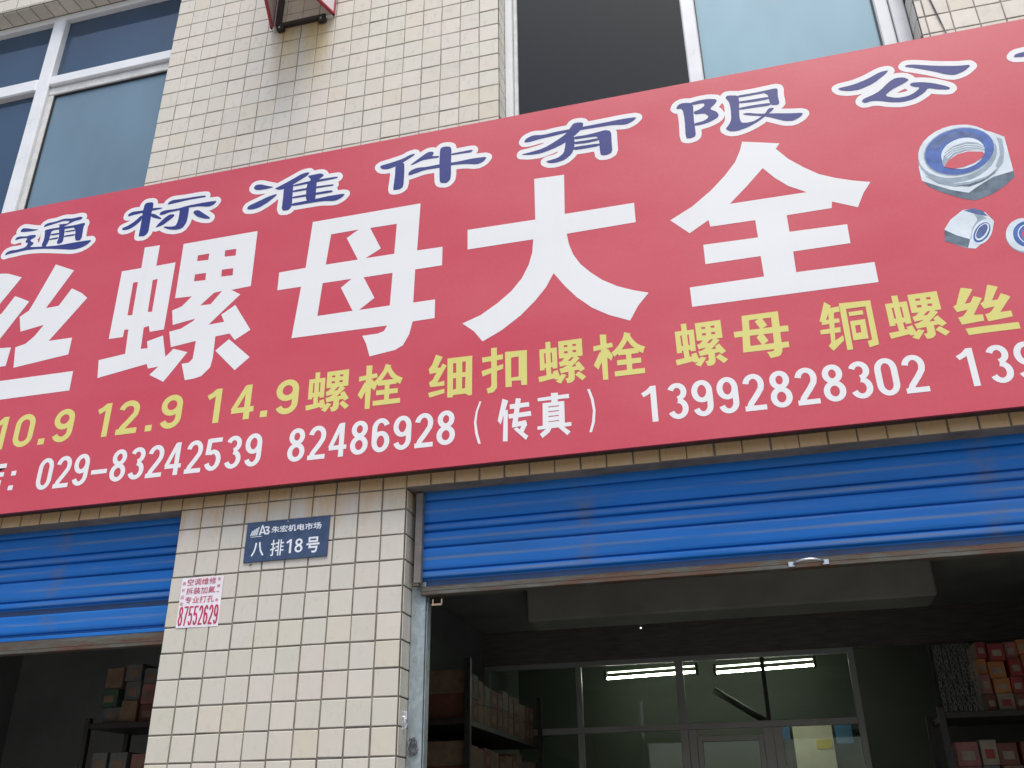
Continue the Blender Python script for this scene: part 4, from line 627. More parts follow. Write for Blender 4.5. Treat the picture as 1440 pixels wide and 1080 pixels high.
# ------------------------------------------------------------------ lettering tools
def tess(poly, holes=()):
    loops = [[Vector((x, z, 0)) for x, z in poly]] + [[Vector((x, z, 0)) for x, z in h] for h in holes]
    flat = [v for l in loops for v in l]
    return [(v.x, v.y) for v in flat], [tuple(t) for t in tessellate_polygon(loops)]
def inside(pt, poly):
    x, y = pt; c = False; n = len(poly)
    for i in range(n):
        x1, y1 = poly[i]; x2, y2 = poly[i - 1]
        if (y1 > y) != (y2 > y) and x < (x2 - x1) * (y - y1) / (y2 - y1) + x1: c = not c
    return c
def smooth_poly(p, it=1):
    """one corner-cutting pass that keeps sharp stroke tips readable"""
    for _ in range(it):
        q = []
        for i in range(len(p)):
            a, b = p[i], p[(i + 1) % len(p)]
            q.append((a[0] * .8 + b[0] * .2, a[1] * .8 + b[1] * .2)); q.append((a[0] * .2 + b[0] * .8, a[1] * .2 + b[1] * .8))
        p = q
    return p
def layered(polys, holes, y, dy=.00008):
    vs, fs = [], []
    for k, p in enumerate(polys):
        hs = [h for h in holes if inside(h[0], p) and inside(h[2], p)]
        v, f = tess(p, hs)
        b = len(vs); vs += [(a, y - k * dy, c) for a, c in v]
        for t in f:
            A, B, C = (Vector((v[i][0], v[i][1])) for i in t)
            cr = (B - A).cross(C - A)
            if abs(cr) < 1e-12: continue
            t = t if cr > 0 else t[::-1]
            fs.append(tuple(b + i for i in t))
    return vs, fs
def offset_union(polys, r, step=.003):
    """outline at distance r round the union of polys (signed distance on a grid, marching squares)"""
    P = [np.array(p) for p in polys]
    allp = np.concatenate(P); lo = allp.min(0) - r - 3 * step; hi = allp.max(0) + r + 3 * step
    nx, nz = int((hi[0] - lo[0]) / step) + 2, int((hi[1] - lo[1]) / step) + 2
    gx, gz_ = lo[0] + np.arange(nx) * step, lo[1] + np.arange(nz) * step
    GX, GZ = np.meshgrid(gx, gz_, indexing='ij'); best = np.full(GX.shape, 1e9)
    for p in P:
        ins = np.zeros(GX.shape, bool); d = np.full(GX.shape, 1e9)
        for i in range(len(p)):
            a, b = p[i - 1], p[i]; ab = b - a; L2 = max(1e-12, (ab ** 2).sum())
            t = np.clip(((GX - a[0]) * ab[0] + (GZ - a[1]) * ab[1]) / L2, 0, 1)
            d = np.minimum(d, np.hypot(GX - a[0] - t * ab[0], GZ - a[1] - t * ab[1]))
            if a[1] != b[1]:
                c = ((a[1] > GZ) != (b[1] > GZ)) & (GX < (b[0] - a[0]) * (GZ - a[1]) / (b[1] - a[1]) + a[0])
                ins ^= c
        best = np.minimum(best, np.where(ins, -d, d))
    V = best - r
    vs, fs, idx = [], [], {}
    def vert(key, x, z):
        if key not in idx: idx[key] = len(vs); vs.append((x, z))
        return idx[key]
    for i in range(nx - 1):
        for j in range(nz - 1):
            c = [(i, j), (i + 1, j), (i + 1, j + 1), (i, j + 1)]
            v = [V[a] for a in c]
            if min(v) > 0: continue
            poly = []
            for k in range(4):
                a, b = c[k], c[(k + 1) % 4]; va, vb = v[k], v[(k + 1) % 4]
                if va <= 0: poly.append(vert(('g', a), gx[a[0]], gz_[a[1]]))
                if (va <= 0) != (vb <= 0):
                    t = va / (va - vb); e = (min(a, b), max(a, b))
                    poly.append(vert(e, gx[a[0]] + t * (gx[b[0]] - gx[a[0]]), gz_[a[1]] + t * (gz_[b[1]] - gz_[a[1]])))
            if len(poly) >= 3: fs.append(tuple(poly))
    return vs, fs
def fit(name, x0, x1, z0, z1, src=None):
    p, h = GLYPH[name]
    a = [q for l in p for q in l]
    sx0, sx1 = (src[0], src[1]) if src else (min(q[0] for q in a), max(q[0] for q in a)); sz0, sz1 = min(q[1] for q in a), max(q[1] for q in a)
    g_ = lambda l: [(x0 + (q[0] - sx0) / (sx1 - sx0) * (x1 - x0), z0 + (q[1] - sz0) / (sz1 - sz0) * (z1 - z0)) for q in l]
    return [g_(l) for l in p], [g_(l) for l in h]

# ------------------------------------------------------------------ the big sign
YF = -.080
S0, S1 = -3.3, 4.85
sg = thing('shop_sign', 'long red sign with large white, yellow and blue Chinese lettering and phone numbers', 'sign', (0, 0, 0))
boxes('panel', [(S0, S1, YF, YF + .004, Z(.525), Z(2.203))], MT_red, sg)
boxes('edge_return', [(S0, S1, YF + .0042, YF + .016, Z(.5255), Z(.528)), (S0, S1, YF + .0042, YF + .016, Z(2.200), Z(2.2025)), (S0, S0 + .003, YF + .0042, YF + .016, Z(.529), Z(2.199)), (S1 - .003, S1, YF + .0042, YF + .016, Z(.529), Z(2.199))], MT_fringe, sg)
boxes('frame_rail', [(S0 + .01, S1 - .01, YF + .0185, YF + .0435, Z(.531), Z(.556))], MT_rust, sg, .001)
boxes('frame_rail', [(S0 + .01, S1 - .01, -.030, -.004, Z(.536), Z(.561))], MT_rust, sg, .001)
boxes('frame_rail', [(S0 + .01, S1 - .01, YF + .0185, YF + .0435, Z(2.170), Z(2.196))], MT_rust, sg, .001)
bm = bmesh.new(); xx = S0 + .4
while xx < S1: bm_box(bm, xx, xx + .025, YF + .0438, -.0305, Z(.533), Z(.556)); xx += .62
obj('cross_rails', finish(bm, 'cross_rails', MT_rust), sg)
boxes('bottom_sheet', [(S0 + .01, S1 - .01, YF + .0165, -.0065, Z(.5565), Z(.558))], MT_rust, sg)
boxes('backing_sheet', [(S0 + .01, S1 - .01, YF + .0045, YF + .018, Z(.5565), Z(2.169))], MT_rust, sg)
# ragged screws / drips at the lower edge
rnd = random.Random(11); bm = bmesh.new()
for i in range(60):
    xq = rnd.uniform(S0, S1); bm_box(bm, xq, xq + rnd.uniform(.01, .07), YF + .0165, YF + .0182, Z(.5275), Z(.533 + rnd.uniform(0, .006)))
o = obj('loose_flakes', finish(bm, 'loose_flakes', MT_bar), sg); o['kind'] = 'stuff'

def char(name, vs, fs, mat, parent=None): return raw(name, vs, fs, mat, parent or sg)
def big(name):
    p, h = GLYPH[name]; char('large_character', *layered(p, h, YF - .0006), MT_lwhite)
for k in ('si', 'luo', 'mu', 'da', 'quan'): big(k)
for k in ('b_tong', 'b_biao', 'b_zhun', 'b_jian', 'b_you', 'b_xian', 'b_gong', 'b_si'):
    p = [smooth_poly([tuple(q) for q in l], 1) for l in GLYPH[k][0]]
    v, f = offset_union(p, .0250)
    o = char('character_outline', [(a, YF - .0006, b) for a, b in v], f, MT_lwhite)
    char('outlined_character', *layered(p, (), YF - .0012), MT_lblue, o)
def yel(name, x0, x1, z0=3.162 + .006, z1=3.360, src=None):
    p, h = fit(name, x0, x1, z0, z1, src); char('small_character', *layered(p, h, YF - .0006), MT_lyel)
yel('luo', .570, .766, 3.170, 3.361)
p1, h1 = fit('mu4', .801, .885, 3.162, 3.362); p2, h2 = fit('quan', .862, .997, 3.172, 3.358)
char('small_character', *layered(p1 + p2, h2, YF - .0006), MT_lyel)
char('small_character', *layered(*GLYPH['xi'], YF - .0006), MT_lyel)
char('small_character', *layered(*GLYPH['kou'], YF - .0006), MT_lyel)
yel('luo', 1.563, 1.752, 3.168, 3.360)
p2, h2 = fit('quan', 1.855, 1.987, 3.170, 3.358)
char('small_character', *layered(GLYPH['mu4'][0] + p2, h2, YF - .0006), MT_lyel)
yel('luo', 2.097, 2.289, 3.167, 3.360); yel('mu', 2.322, 2.520, 3.168, 3.360)
char('small_character', *layered(*GLYPH['tong2'], YF - .0006), MT_lyel)
yel('luo', 2.861, 3.061, 3.168, 3.360); yel('si', 3.091, 3.286, 3.163, 3.355)
for k in ('chuan', 'zhen', 'pl', 'pr'): char('small_character', *layered(*GLYPH[k], YF - .0006), MT_lwhite)

# digits built from ribbons: unit box 0..w by 0..1
def arc(cx, cy, rx, ry, a0, a1, n=14):
    return [(cx + rx * math.cos(R(a0 + (a1 - a0) * i / n)), cy + ry * math.sin(R(a0 + (a1 - a0) * i / n))) for i in range(n + 1)]
def ribbon(path, tx, tz, closed=False):
    """strip of quads; tx / tz are stroke widths of upright and flat strokes"""
    n = len(path); L_, R_ = [], []
    for i in range(n):
        a = path[(i - 1) % n] if closed or i else path[i]; b = path[(i + 1) % n] if closed or i < n - 1 else path[i]
        dx, dy = b[0] - a[0], b[1] - a[1]; l = math.hypot(dx, dy) or 1; nx_, ny_ = -dy / l, dx / l
        L_.append((path[i][0] + nx_ * tx / 2, path[i][1] + ny_ * tz / 2)); R_.append((path[i][0] - nx_ * tx / 2, path[i][1] - ny_ * tz / 2))
    return L_, R_, closed
def digit(ch, w_, t, u):
    """w_: width, t: upright stroke, u: flat stroke -> list of ribbons"""
    x0, x1, y0, y1 = t / 2, w_ - t / 2, u / 2, 1 - u / 2; cx = w_ / 2; rx = (x1 - x0) / 2
    rb = lambda p, c=False: ribbon(p, t, u, c)
    full = lambda a, b, c, d: arc(a, b, c, d, 0, 360, 30)[:-1]
    if ch == '0': return [rb(arc(cx, .69, rx, .31 - u / 2, 0, 180) + arc(cx, .31, rx, .31 - u / 2, 180, 360), True)]
    if ch == '1': return [rb([(w_ * .62, 0), (w_ * .62, 1)]), ribbon([(w_ * .08, .765), (w_ * .34, .835), (w_ * .58, .945)], t * .95, u * .95)]
    if ch == '8': return [rb(full(cx, .745, rx * .88, .255 - u / 2), True), rb(full(cx, .28, rx, .28 - u / 2), True)]
    if ch == '6': return [rb(full(cx, .31, rx, .31 - u / 2), True), rb([(x0, .30), (x0, .62)] + arc(cx, .69, rx, .31 - u / 2, 180, 22)[1:])]
    if ch == '9': return [rb(full(cx, .69, rx, .31 - u / 2), True), rb([(x1, .70), (x1, .38)] + arc(cx, .31, rx, .31 - u / 2, 0, -158)[1:])]
    if ch == '3': return [rb(arc(cx, .745, rx * .92, .255 - u / 2, 160, -88)), rb(arc(cx, .285, rx, .285 - u / 2, 88, -160))]
    if ch == '2': return [rb(arc(cx, .71, rx, .29 - u / 2, 172, -8) + [(x1 - .02, .58), (w_ * .62, .42), (w_ * .30, .20), (x0 + .01, .03)]), ribbon([(0.0, u * .5), (w_, u * .5)], t, u)]
    if ch == '5': return [ribbon([(w_ * .16, y1), (w_ * .95, y1)], t, u), rb([(w_ * .20, .98), (w_ * .14, .50)]), rb(arc(cx - .01, .325, rx, .325 - u / 2, 128, -160))]
    if ch == '4': return [rb([(w_ * .70, 0), (w_ * .70, 1)]), ribbon([(0, .28), (w_, .28)], t, u * .95), ribbon([(w_ * .64, .97), (w_ * .08, .30)], t * .95, u * .4)]
    if ch == '7': return [ribbon([(0, y1), (w_, y1)], t, u), rb([(x1, .90), (w_ * .55, .5), (w_ * .38, 0)])]
    if ch == '-': return [ribbon([(0, .37), (w_ * 1.02, .37)], t, u * 1.0)]
    if ch == '.': return [ribbon([(cx, 0), (cx, u * 1.1)], t * 1.15, u)]
    if ch == ':': return [ribbon([(cx, .12), (cx, .12 + u)], t * 1.2, u), ribbon([(cx, .55), (cx, .55 + u)], t * 1.2, u)]
def digit_mesh(name, ch, cx, z0, H, W, t, u, mat, y, parent):
    vs, fs = [], []
    for k, (L_, R_, cl) in enumerate(digit(ch, W / H, t, u)):
        b = len(vs); n = len(L_); yy = y - k * .00008
        for a, c in zip(L_, R_): vs += [(cx - W / 2 + a[0] * H, yy, z0 + a[1] * H), (cx - W / 2 + c[0] * H, yy, z0 + c[1] * H)]
        for i in range(n if cl else n - 1):
            j = (i + 1) % n; fs.append((b + 2 * i, b + 2 * i + 1, b + 2 * j + 1, b + 2 * j))
    return raw(name, vs, fs, mat, parent)
ph = [(':', -.819)] + list(zip('029-83242539', [-.653, -.562, -.471, -.378, -.285, -.196, -.107, -.018, .077, .168, .259, .351])) \
   + list(zip('82486928', [.546, .637, .729, .821, .913, 1.004, 1.095, 1.186])) \
   + list(zip('13992828302', [1.993, 2.089, 2.180, 2.272, 2.366, 2.459, 2.551, 2.643, 2.734, 2.824, 2.916])) + list(zip('139', [3.096, 3.190, 3.280]))
for dz_ in (.015, .083): digit_mesh('colon_dot', '.', -.819, 2.966 + dz_, .147, .0760, .148, .135, MT_lwhite, YF - .0006, sg)
for c, x in ph[1:]: digit_mesh('digit', c, x, 2.966, .147, .0760, .148, .135, MT_lwhite, YF - .0006, sg)
ye = [('1', -.940), ('0', -.817), ('.', -.713), ('9', -.611), ('1', -.400), ('2', -.281), ('.', -.170), ('9', -.068), ('1', .144), ('4', .277), ('.', .379), ('9', .481)]
for c, x in ye: digit_mesh('digit', c, x, 3.184, .161, .104 if c != '1' else .09, .175, .165, MT_lyel, YF - .0006, sg)

def text_geo(body, offset=0.0, ext=0.0):
    c = bpy.data.curves.new('text_source', 'FONT'); c.body = body; c.size = 1.0; c.offset = offset; c.resolution_u = 3; c.extrude = ext
    o = bpy.data.objects.new('text_source', c); COL.objects.link(o)
    bpy.context.view_layer.update()
    dg = bpy.context.evaluated_depsgraph_get(); e = o.evaluated_get(dg); me = e.to_mesh()
    v = [tuple(q.co) for q in me.vertices]; f = [tuple(p.vertices) for p in me.polygons]
    e.to_mesh_clear(); bpy.data.objects.remove(o); bpy.data.curves.remove(c)
    return v, f
def text_fit(name, body, x0, x1, z0, z1, y, mat, parent, offset=0.0, shear=0.0):
    v, f = text_geo(body, offset)
    ax, bx = min(q[0] for q in v), max(q[0] for q in v); az, bz = min(q[1] for q in v), max(q[1] for q in v)
    vs = [(x0 + (q[0] - ax) / (bx - ax) * (x1 - x0) + shear * (q[1] - az) / (bz - az), y, z0 + (q[1] - az) / (bz - az) * (z1 - z0)) for q in v]
    return raw(name, vs, f, mat, parent)
text_fit('small_character', '店', -1.000, -.866, 2.955, 3.134, YF - .0006, MT_lwhite, sg, .022)

# printed pictures of nuts
NC = {'dark': MT_ndark, 'mid': MT_nmid, 'light': MT_nlight, 'blue': MT_nblue, 'dblue': MT_ndblue, 'red': MT_red}
NK = list(NC)
for nut in range(3):
    vs, fs, ids = [], [], []; k = 0
    for n_, c, poly in NUTS:
        if n_ != nut: continue
        v, f = layered([poly], (), YF - .0006 - k * .00015); b = len(vs); vs += v
        fs += [tuple(b + i for i in t) for t in f]; ids += [NK.index(c)] * len(f); k += 1
    raw('nut_picture', vs, fs, [NC[k_] for k_ in NK], sg, ids)

# ------------------------------------------------------------------ plaque and sticker
pq = thing('address_plaque', 'small navy plaque with white writing and number 18 on the tiled pillar', 'plaque', (.5, -.002, Z(.236)))
PL = (-.5, .002, -Z(.236))
def sub(o): o.location = PL; return o
boxes('plate', [(.3205, .6835, -.0075, -.002, Z(.236), Z(.401))], MT_plaque, pq, .0012, PL)
YP = -.0079
sub(text_fit('lettering', '朱宏机电市场', .432, .650, Z(.349), Z(.377), YP, MT_platew, pq, .018))
sub(text_fit('lettering', '八', .352, .408, Z(.258), Z(.316), YP, MT_platew, pq, .02))
sub(text_fit('lettering', '排', .436, .494, Z(.254), Z(.320), YP, MT_platew, pq, .006))
sub(digit_mesh('lettering', '1', .519, Z(.260), .056, .032, .16, .14, MT_platew, YP, pq))
sub(digit_mesh('lettering', '8', .559, Z(.260), .056, .034, .15, .13, MT_platew, YP, pq))
sub(text_fit('lettering', '号', .592, .648, Z(.254), Z(.318), YP, MT_platew, pq, .022))
# emblem: slanted bars, a peaked A and a rounded B
em = []
for i in range(4):
    x = .347 + i * .0085; top = .366 + i * .0045
    em.append([(x - .008, Z(.345)), (x - .002, Z(.345)), (x + .006, Z(top)), (x, Z(top - .001))])
em += [[(.378, Z(.345)), (.386, Z(.345)), (.394, Z(.386)), (.388, Z(.386))], [(.388, Z(.386)), (.394, Z(.386)), (.412, Z(.345)), (.404, Z(.345))], [(.384, Z(.352)), (.406, Z(.352)), (.404, Z(.358)), (.386, Z(.358))],
       [(.402, Z(.379)), (.420, Z(.379)), (.424, Z(.372)), (.419, Z(.364)), (.427, Z(.356)), (.421, Z(.345)), (.410, Z(.345)), (.408, Z(.351)), (.417, Z(.352)), (.419, Z(.357)), (.410, Z(.360)), (.410, Z(.366)), (.416, Z(.368)), (.416, Z(.373)), (.401, Z(.373))],
       [(.342, Z(.338)), (.392, Z(.338)), (.393, Z(.3405)), (.343, Z(.3405))]]
o = raw('emblem', *layered(em, (), YP), MT_platew, pq); sub(o)
tube('screw', [(.502, -.0085, Z(.392)), (.502, -.0070, Z(.392))], .003, MT_chrome, pq, 8, PL)
tube('nail', [(.356, -.002, Z(.229)), (.357, -.010, Z(.226)), (.353, -.012, Z(.220))], .0022, MT_darksteel, pq, 6, PL)
st = thing('advert_sticker', 'white paper sticker with red writing and phone number 87552629 on the pillar edge', 'sticker', (.147, -.001, Z(.0)))
STL = (-.147, .001, -Z(.0))
def sub2(o): o.location = STL; return o
# slightly curled sheet
vs, fs = [], []
for j in range(9):
    for i in range(9):
        u_, v_ = i / 8, j / 8
        vs.append((.054 + .186 * u_ + .0008 * math.sin(7 * v_), -.0016 - .0004 * math.sin(5 * u_ + 3 * v_), Z(-.003 + .199 * v_ - .003 * u_)))
for j in range(8):
    for i in range(8):
        a = j * 9 + i; fs.append((a, a + 1, a + 10, a + 9))
o = raw('paper', vs, fs, MT_paper, st); sub2(o); md = o.modifiers.new('s', 'SOLIDIFY'); md.thickness = .0004
YS = -.0026
for r_, row in enumerate(('空调维修', '拆装加氟', '专业打孔')):
    zt = .190 - r_ * .036
    sub2(text_fit('lettering', row, .079, .209, Z(zt - .027), Z(zt), YS, MT_ink, st, .004))
for q, (c, z) in enumerate(zip('高价回收', (.180, .152, .124, .098))):
    sub2(text_fit('lettering', c, .0585, .0725, Z(z - .014), Z(z), YS, MT_ink, st, .004))
for q, (c, z) in enumerate(zip('保修一年', (.188, .160, .131, .104))):
    sub2(text_fit('lettering', c, .2145, .2285, Z(z - .014 if c != '一' else z - .002), Z(z), YS, MT_ink, st, .004))
for i, c in enumerate('87552629'): sub2(digit_mesh('lettering', c, .0695 + i * .0222, Z(.004), .076, .0190, .085, .085, MT_ink, YS, st))

# ------------------------------------------------------------------ projecting light box above, cable on the right
lb = thing('light_box', 'open red edged triangular light box projecting from the tiled wall above the sign', 'light box', (.30, 0, Z(3.19)))
LL = (-.30, 0, -Z(3.19)); zb = 3.196
def slab(name, p0, p1, z0, z1, th, mat, parent):
    a, b = Vector((p0[0], p0[1], 0)), Vector((p1[0], p1[1], 0)); n_ = (b - a).normalized().cross(Vector((0, 0, 1))) * th / 2
    vs = [tuple(q + Vector((0, 0, z))) for z in (z0, z1) for q in (a - n_, b - n_, b + n_, a + n_)]
    fs = [(0, 1, 2, 3), (7, 6, 5, 4), (0, 4, 5, 1), (1, 5, 6, 2), (2, 6, 7, 3), (3, 7, 4, 0)]
    o = raw(name, vs, fs, mat, parent); o.location = LL; return o
A_, B_, C_ = (.120, -.012), (.300, -.560), (.483, -.012)
slab('face_panel', A_, B_, Z(zb + .012), Z(zb + .95), .010, MT_signwhite, lb)
slab('face_panel', C_, B_, Z(zb + .012), Z(zb + .95), .010, MT_signwhite, lb)
slab('edge_trim', A_, B_, Z(zb), Z(zb + .0118), .016, MT_redtrim, lb); slab('edge_trim', C_, B_, Z(zb), Z(zb + .0118), .016, MT_redtrim, lb)
boxes('edge_trim', [(.113, .127, -.024, -.0092, Z(zb), Z(zb + .95)), (.476, .490, -.024, -.0092, Z(zb), Z(zb + .95))], MT_redtrim, lb, .001, LL)
slab('top_cap', (.14, -.014), (.46, -.014), Z(zb + .93), Z(zb + .945), .02, MT_redtrim, lb)
boxes('bracket', [(.150, .172, -.034, -.002, Z(zb - .006), Z(zb + .90)), (.173, .440, -.028, -.004, Z(zb - .010), Z(zb + .012))], MT_darksteel, lb, .001, LL)
boxes('mounting_foot', [(.158, .196, -.030, -.002, Z(zb - .036), Z(zb - .012)), (.398, .440, -.030, -.002, Z(zb - .036), Z(zb - .012))], MT_darksteel, lb, .003, LL)
boxes('corner_block', [(.128, .150, -.022, -.002, Z(zb - .018), Z(zb + .004)), (.441, .476, -.022, -.002, Z(zb - .012), Z(zb + .004))], MT_whited, lb, .002, LL)
for bx_ in ((.177, Z(zb - .024)), (.418, Z(zb - .024))):
    tube('bolt', [(bx_[0], -.030, bx_[1]), (bx_[0], -.036, bx_[1])], .006, MT_chrome, lb, 6, LL)
tag(tube('wall_cable', [(3.285, -.006, Z(2.86)), (3.305, -.012, Z(2.66)), (3.325, -.006, Z(2.483)), (3.340, -.005, Z(2.36)), (3.352, -.006, Z(2.26)), (3.358, -.05, Z(2.215))], .0028, MT_cable, None, 8),
    'thin dark cable slanting down the cream tiles right of the pale blue window', 'cable')

# ------------------------------------------------------------------ inside the shops
gp = thing('glass_partition', 'grey aluminium and glass partition with a door deep inside the shop', 'partition', (1.6, 3.5, .03))
GL_ = (-1.6, -3.5, -.03); YPn = 3.5
def gpart(name, lst, mat, bev=.002): return boxes(name, lst, mat, gp, bev, GL_)
gpart('top_rail', [(.305, 2.885, YPn, YPn + .04, Z(.325), Z(.360))], MT_alu)
gpart('transom', [(.305, 2.844, YPn - .002, YPn + .042, Z(-.125), Z(-.085))], MT_alu)
for x0, x1 in ((.305, .345), (.985, 1.025), (1.690, 1.745), (2.845, 2.885)): gpart('post', [(x0, x1, YPn + .001, YPn + .041, .03, Z(.324))], MT_alu)
gpart('glazing_bar', [(2.270, 2.298, YPn + .003, YPn + .037, Z(-.0845), Z(.3245))], MT_darksteel)
gpart('door_frame', [(1.80, 1.835, YPn - .006, YPn + .03, .04, Z(-.17)), (2.20, 2.235, YPn - .006, YPn + .03, .04, Z(-.17)), (1.8355, 2.1995, YPn - .006, YPn + .03, Z(-.205), Z(-.17)), (1.746, 1.799, YPn, YPn + .02, .04, Z(-.126)), (2.236, 2.30, YPn, YPn + .02, .04, Z(-.126)), (2.301, 2.36, YPn, YPn + .04, .04, Z(-.126))], MT_alu)
for x0, x1, z0, z1 in ((.346, .984, -.084, .324), (1.026, 1.689, -.084, .324), (1.746, 2.269, -.084, .324), (2.299, 2.844, -.084, .324), (.346, .984, -2.2, -.127), (1.026, 1.689, -2.2, -.127), (1.836, 2.199, -2.2, -.206), (2.361, 2.844, -2.2, -.127)):
    gpart('pane', [(x0, x1, YPn + .018, YPn + .022, Z(z0), Z(z1))], MT_glass, 0)
# notice and papers behind the right-hand pane
tag(boxes('hanging_banner', [(2.447, 2.730, 4.46, 4.463, Z(-1.6), Z(-.03))], simple('cream_banner_cloth', (.78, .71, .57), .8, var=.08)), 'cream paper banner hanging behind the glass partition', 'banner')
tag(boxes('yellow_notice', [(2.607, 2.717, 4.452, 4.456, Z(-.205), Z(-.138))], simple('yellow_card', (.75, .60, .04), .6, var=.06), bev=.0008), 'small bright yellow notice stuck on the cream banner inside the shop', 'notice')
tag(boxes('blue_folder', [(2.33, 2.425, 4.46, 4.49, Z(-.13), Z(-.03))], simple('blue_card_dull', (.08, .16, .32), .6)), 'blue card left of the cream banner behind the partition', 'card')
tag(boxes('blue_folder', [(2.752, 2.87, 4.46, 4.49, Z(-.17), Z(-.03))], simple('blue_card', (.10, .24, .42), .6)), 'brighter blue card right of the cream banner behind the partition', 'card')
tag(tube('flue_pipe', [(1.93, 3.75, Z(.155)), (2.27, 3.75, Z(-.07))], .023, MT_darksteel, None, 12), 'dark diagonal pipe behind the glass partition below the lamps', 'pipe')
def em_mat(name, c, s):
    m_ = bpy.data.materials.new(name); m_.use_nodes = True; p = m_.node_tree.nodes['Principled BSDF']
    p.inputs['Emission Color'].default_value = (*c, 1); p.inputs['Emission Strength'].default_value = s; p.inputs['Base Color'].default_value = (.8, .8, .8, 1)
    return m_
MT_tubeA = em_mat('fluorescent_tube', (1.0, 1.0, .84), 34); MT_tubeB = em_mat('fluorescent_tube_dim', (.95, 1.0, .75), 4)
def lamp(x0, x1, za, zb_, label):
    cx = (x0 + x1) / 2
    t = thing('fluorescent_lamp', label, 'lamp', (cx, 3.95, za), 'lit fluorescent lamps inside the shop')
    LO = (-cx, -3.95, -za)
    s = (zb_ - za) / (x1 - x0)
    tube('tube', [(x0, 3.92, za), (x1, 3.92, zb_)], .0085, MT_tubeA, t, 10, LO)
    tube('tube', [(x0, 3.99, za + .052), (x1, 3.99, zb_ + .052)], .0055, MT_tubeB, t, 10, LO)
    boxes('end_cap', [(x0 - .02, x0 - .001, 3.905, 4.005, za - .012, za + .060), (x1 + .001, x1 + .02, 3.905, 4.005, zb_ - .012, zb_ + .060)], MT_darksteel, t, .003, LO)
    boxes('batten', [(x0 - .02, x1 + .02, 3.945, 3.965, max(za, zb_) + .165, max(za, zb_) + .185)], MT_darksteel, t, .003, LO)
lamp(1.145, 1.80, Z(.296), Z(.312), 'lit twin tube fluorescent lamp behind the partition, the left one, above the middle post')
lamp(1.955, 2.64, Z(.299), Z(.318), 'lit twin tube fluorescent lamp behind the partition, the right one, crossed by a dark bar')
tag(obj('indicator_light', finish((lambda b: (bmesh.ops.create_icosphere(b, subdivisions=2, radius=.0055), b)[1])(bmesh.new()), 'indicator', em_mat('indicator_glow', (.95, 1, .95), 1.5)), None, (1.591, 2.50, Z(.376))), 'tiny pale indicator light under the dark ceiling of the shop', 'light')
# header wall over the partition
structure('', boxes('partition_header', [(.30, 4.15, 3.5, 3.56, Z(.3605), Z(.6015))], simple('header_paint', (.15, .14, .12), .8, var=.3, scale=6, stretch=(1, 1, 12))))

BOXM = [simple('carton_' + n, c, .7, var=.25, scale=18) for n, c in (('orange', (.40, .16, .05)), ('red', (.26, .04, .035)), ('kraft', (.20, .13, .08)), ('rust', (.15, .055, .035)), ('grey', (.13, .13, .125)), ('cream', (.26, .22, .16)), ('green', (.04, .08, .05)), ('pink', (.26, .11, .10)))]
CART = {}
def carton_mesh(mi):
    if mi in CART: return CART[mi]
    bm = bmesh.new(); bm_box(bm, -.5, .5, -.5, .5, 0, 1, bev=.02)
    me = finish(bm, 'carton', [BOXM[mi], BOXM[5]])
    CART[mi] = me; return me
CNAME = ('orange', 'red', 'brown', 'rusty', 'grey', 'cream', 'green', 'pink')
def carton(x, y, z, w_, d_, h_, mi, label, group, rz=0):
    label = CNAME[mi] + ' ' + label
    t = thing('carton', label, 'box', (x, y, z), group); t.rotation_euler.z = rz
    b = obj('body', carton_mesh(mi), t); b.scale = (w_, d_, h_)
    l = boxes('paper_label', [(-w_ * .28, w_ * .28, -d_ / 2 - .002, -d_ / 2 + .001, h_ * .25, h_ * .62)], BOXM[(5 if mi != 5 else 1) if 'right' in label else 2], t)
def shelf(name, label, x0, x1, y0, y1, levels, zmax):
    t = thing(name, label, 'shelf', ((x0 + x1) / 2, (y0 + y1) / 2, .03))
    LO = (-(x0 + x1) / 2, -(y0 + y1) / 2, -.03)
    for z in levels: boxes('board', [(x0 + .0305, x1 - .0305, y0, y1, z - .03, z)], MT_darksteel, t, .002, LO)
    for a, b in ((x0, y0), (x1 - .03, y0), (x0, y1 - .03), (x1 - .03, y1 - .03)): boxes('post', [(a, a + .03, b, b + .03, .03, zmax)], MT_darksteel, t, .001, LO)
    return t
# right-hand shelf
shelf('storage_shelf', 'dark storage shelf packed with orange and red boxes at the right side of the shop', 3.10, 4.10, 2.0, 2.45, (Z(-1.6), Z(-1.15), Z(-.70), Z(-.225)), Z(-.20))
rnd = random.Random(21); ROWN = ('lowest in its stack', 'second in its stack', 'third in its stack', 'fourth in its stack')
gR = 'small hardware boxes stacked on the right shelf'; lR = 'small box %s on the upper board of the right shelf'
x = 3.34
for k in range(14):
    w_ = rnd.uniform(.040, .085); z = Z(-.224)
    if x + w_ > 4.09: break
    for r_ in range(4):
        h2 = rnd.uniform(.055, .095)
        carton(x + w_ / 2, 2.16 + rnd.uniform(-.02, .03), z, w_ * .95, .22, h2, rnd.choice([0, 1, 0, 3, 7, 5, 1]), lR % ROWN[r_], gR, rnd.uniform(-.05, .05)); z += h2 + .0005
    x += w_ + .004
x = 3.15
while x < 4.02:
    w_ = rnd.uniform(.08, .13); z = Z(-.699)
    for r_ in range(3):
        h2 = rnd.uniform(.10, .125)
        carton(x + w_ / 2, 2.17, z, w_ * .95, .22, h2, rnd.choice([7, 4, 5, 2, 3]), lR.replace('upper', 'second') % ROWN[r_], gR, rnd.uniform(-.05, .05)); z += h2 + .0005
    x += w_ + .004
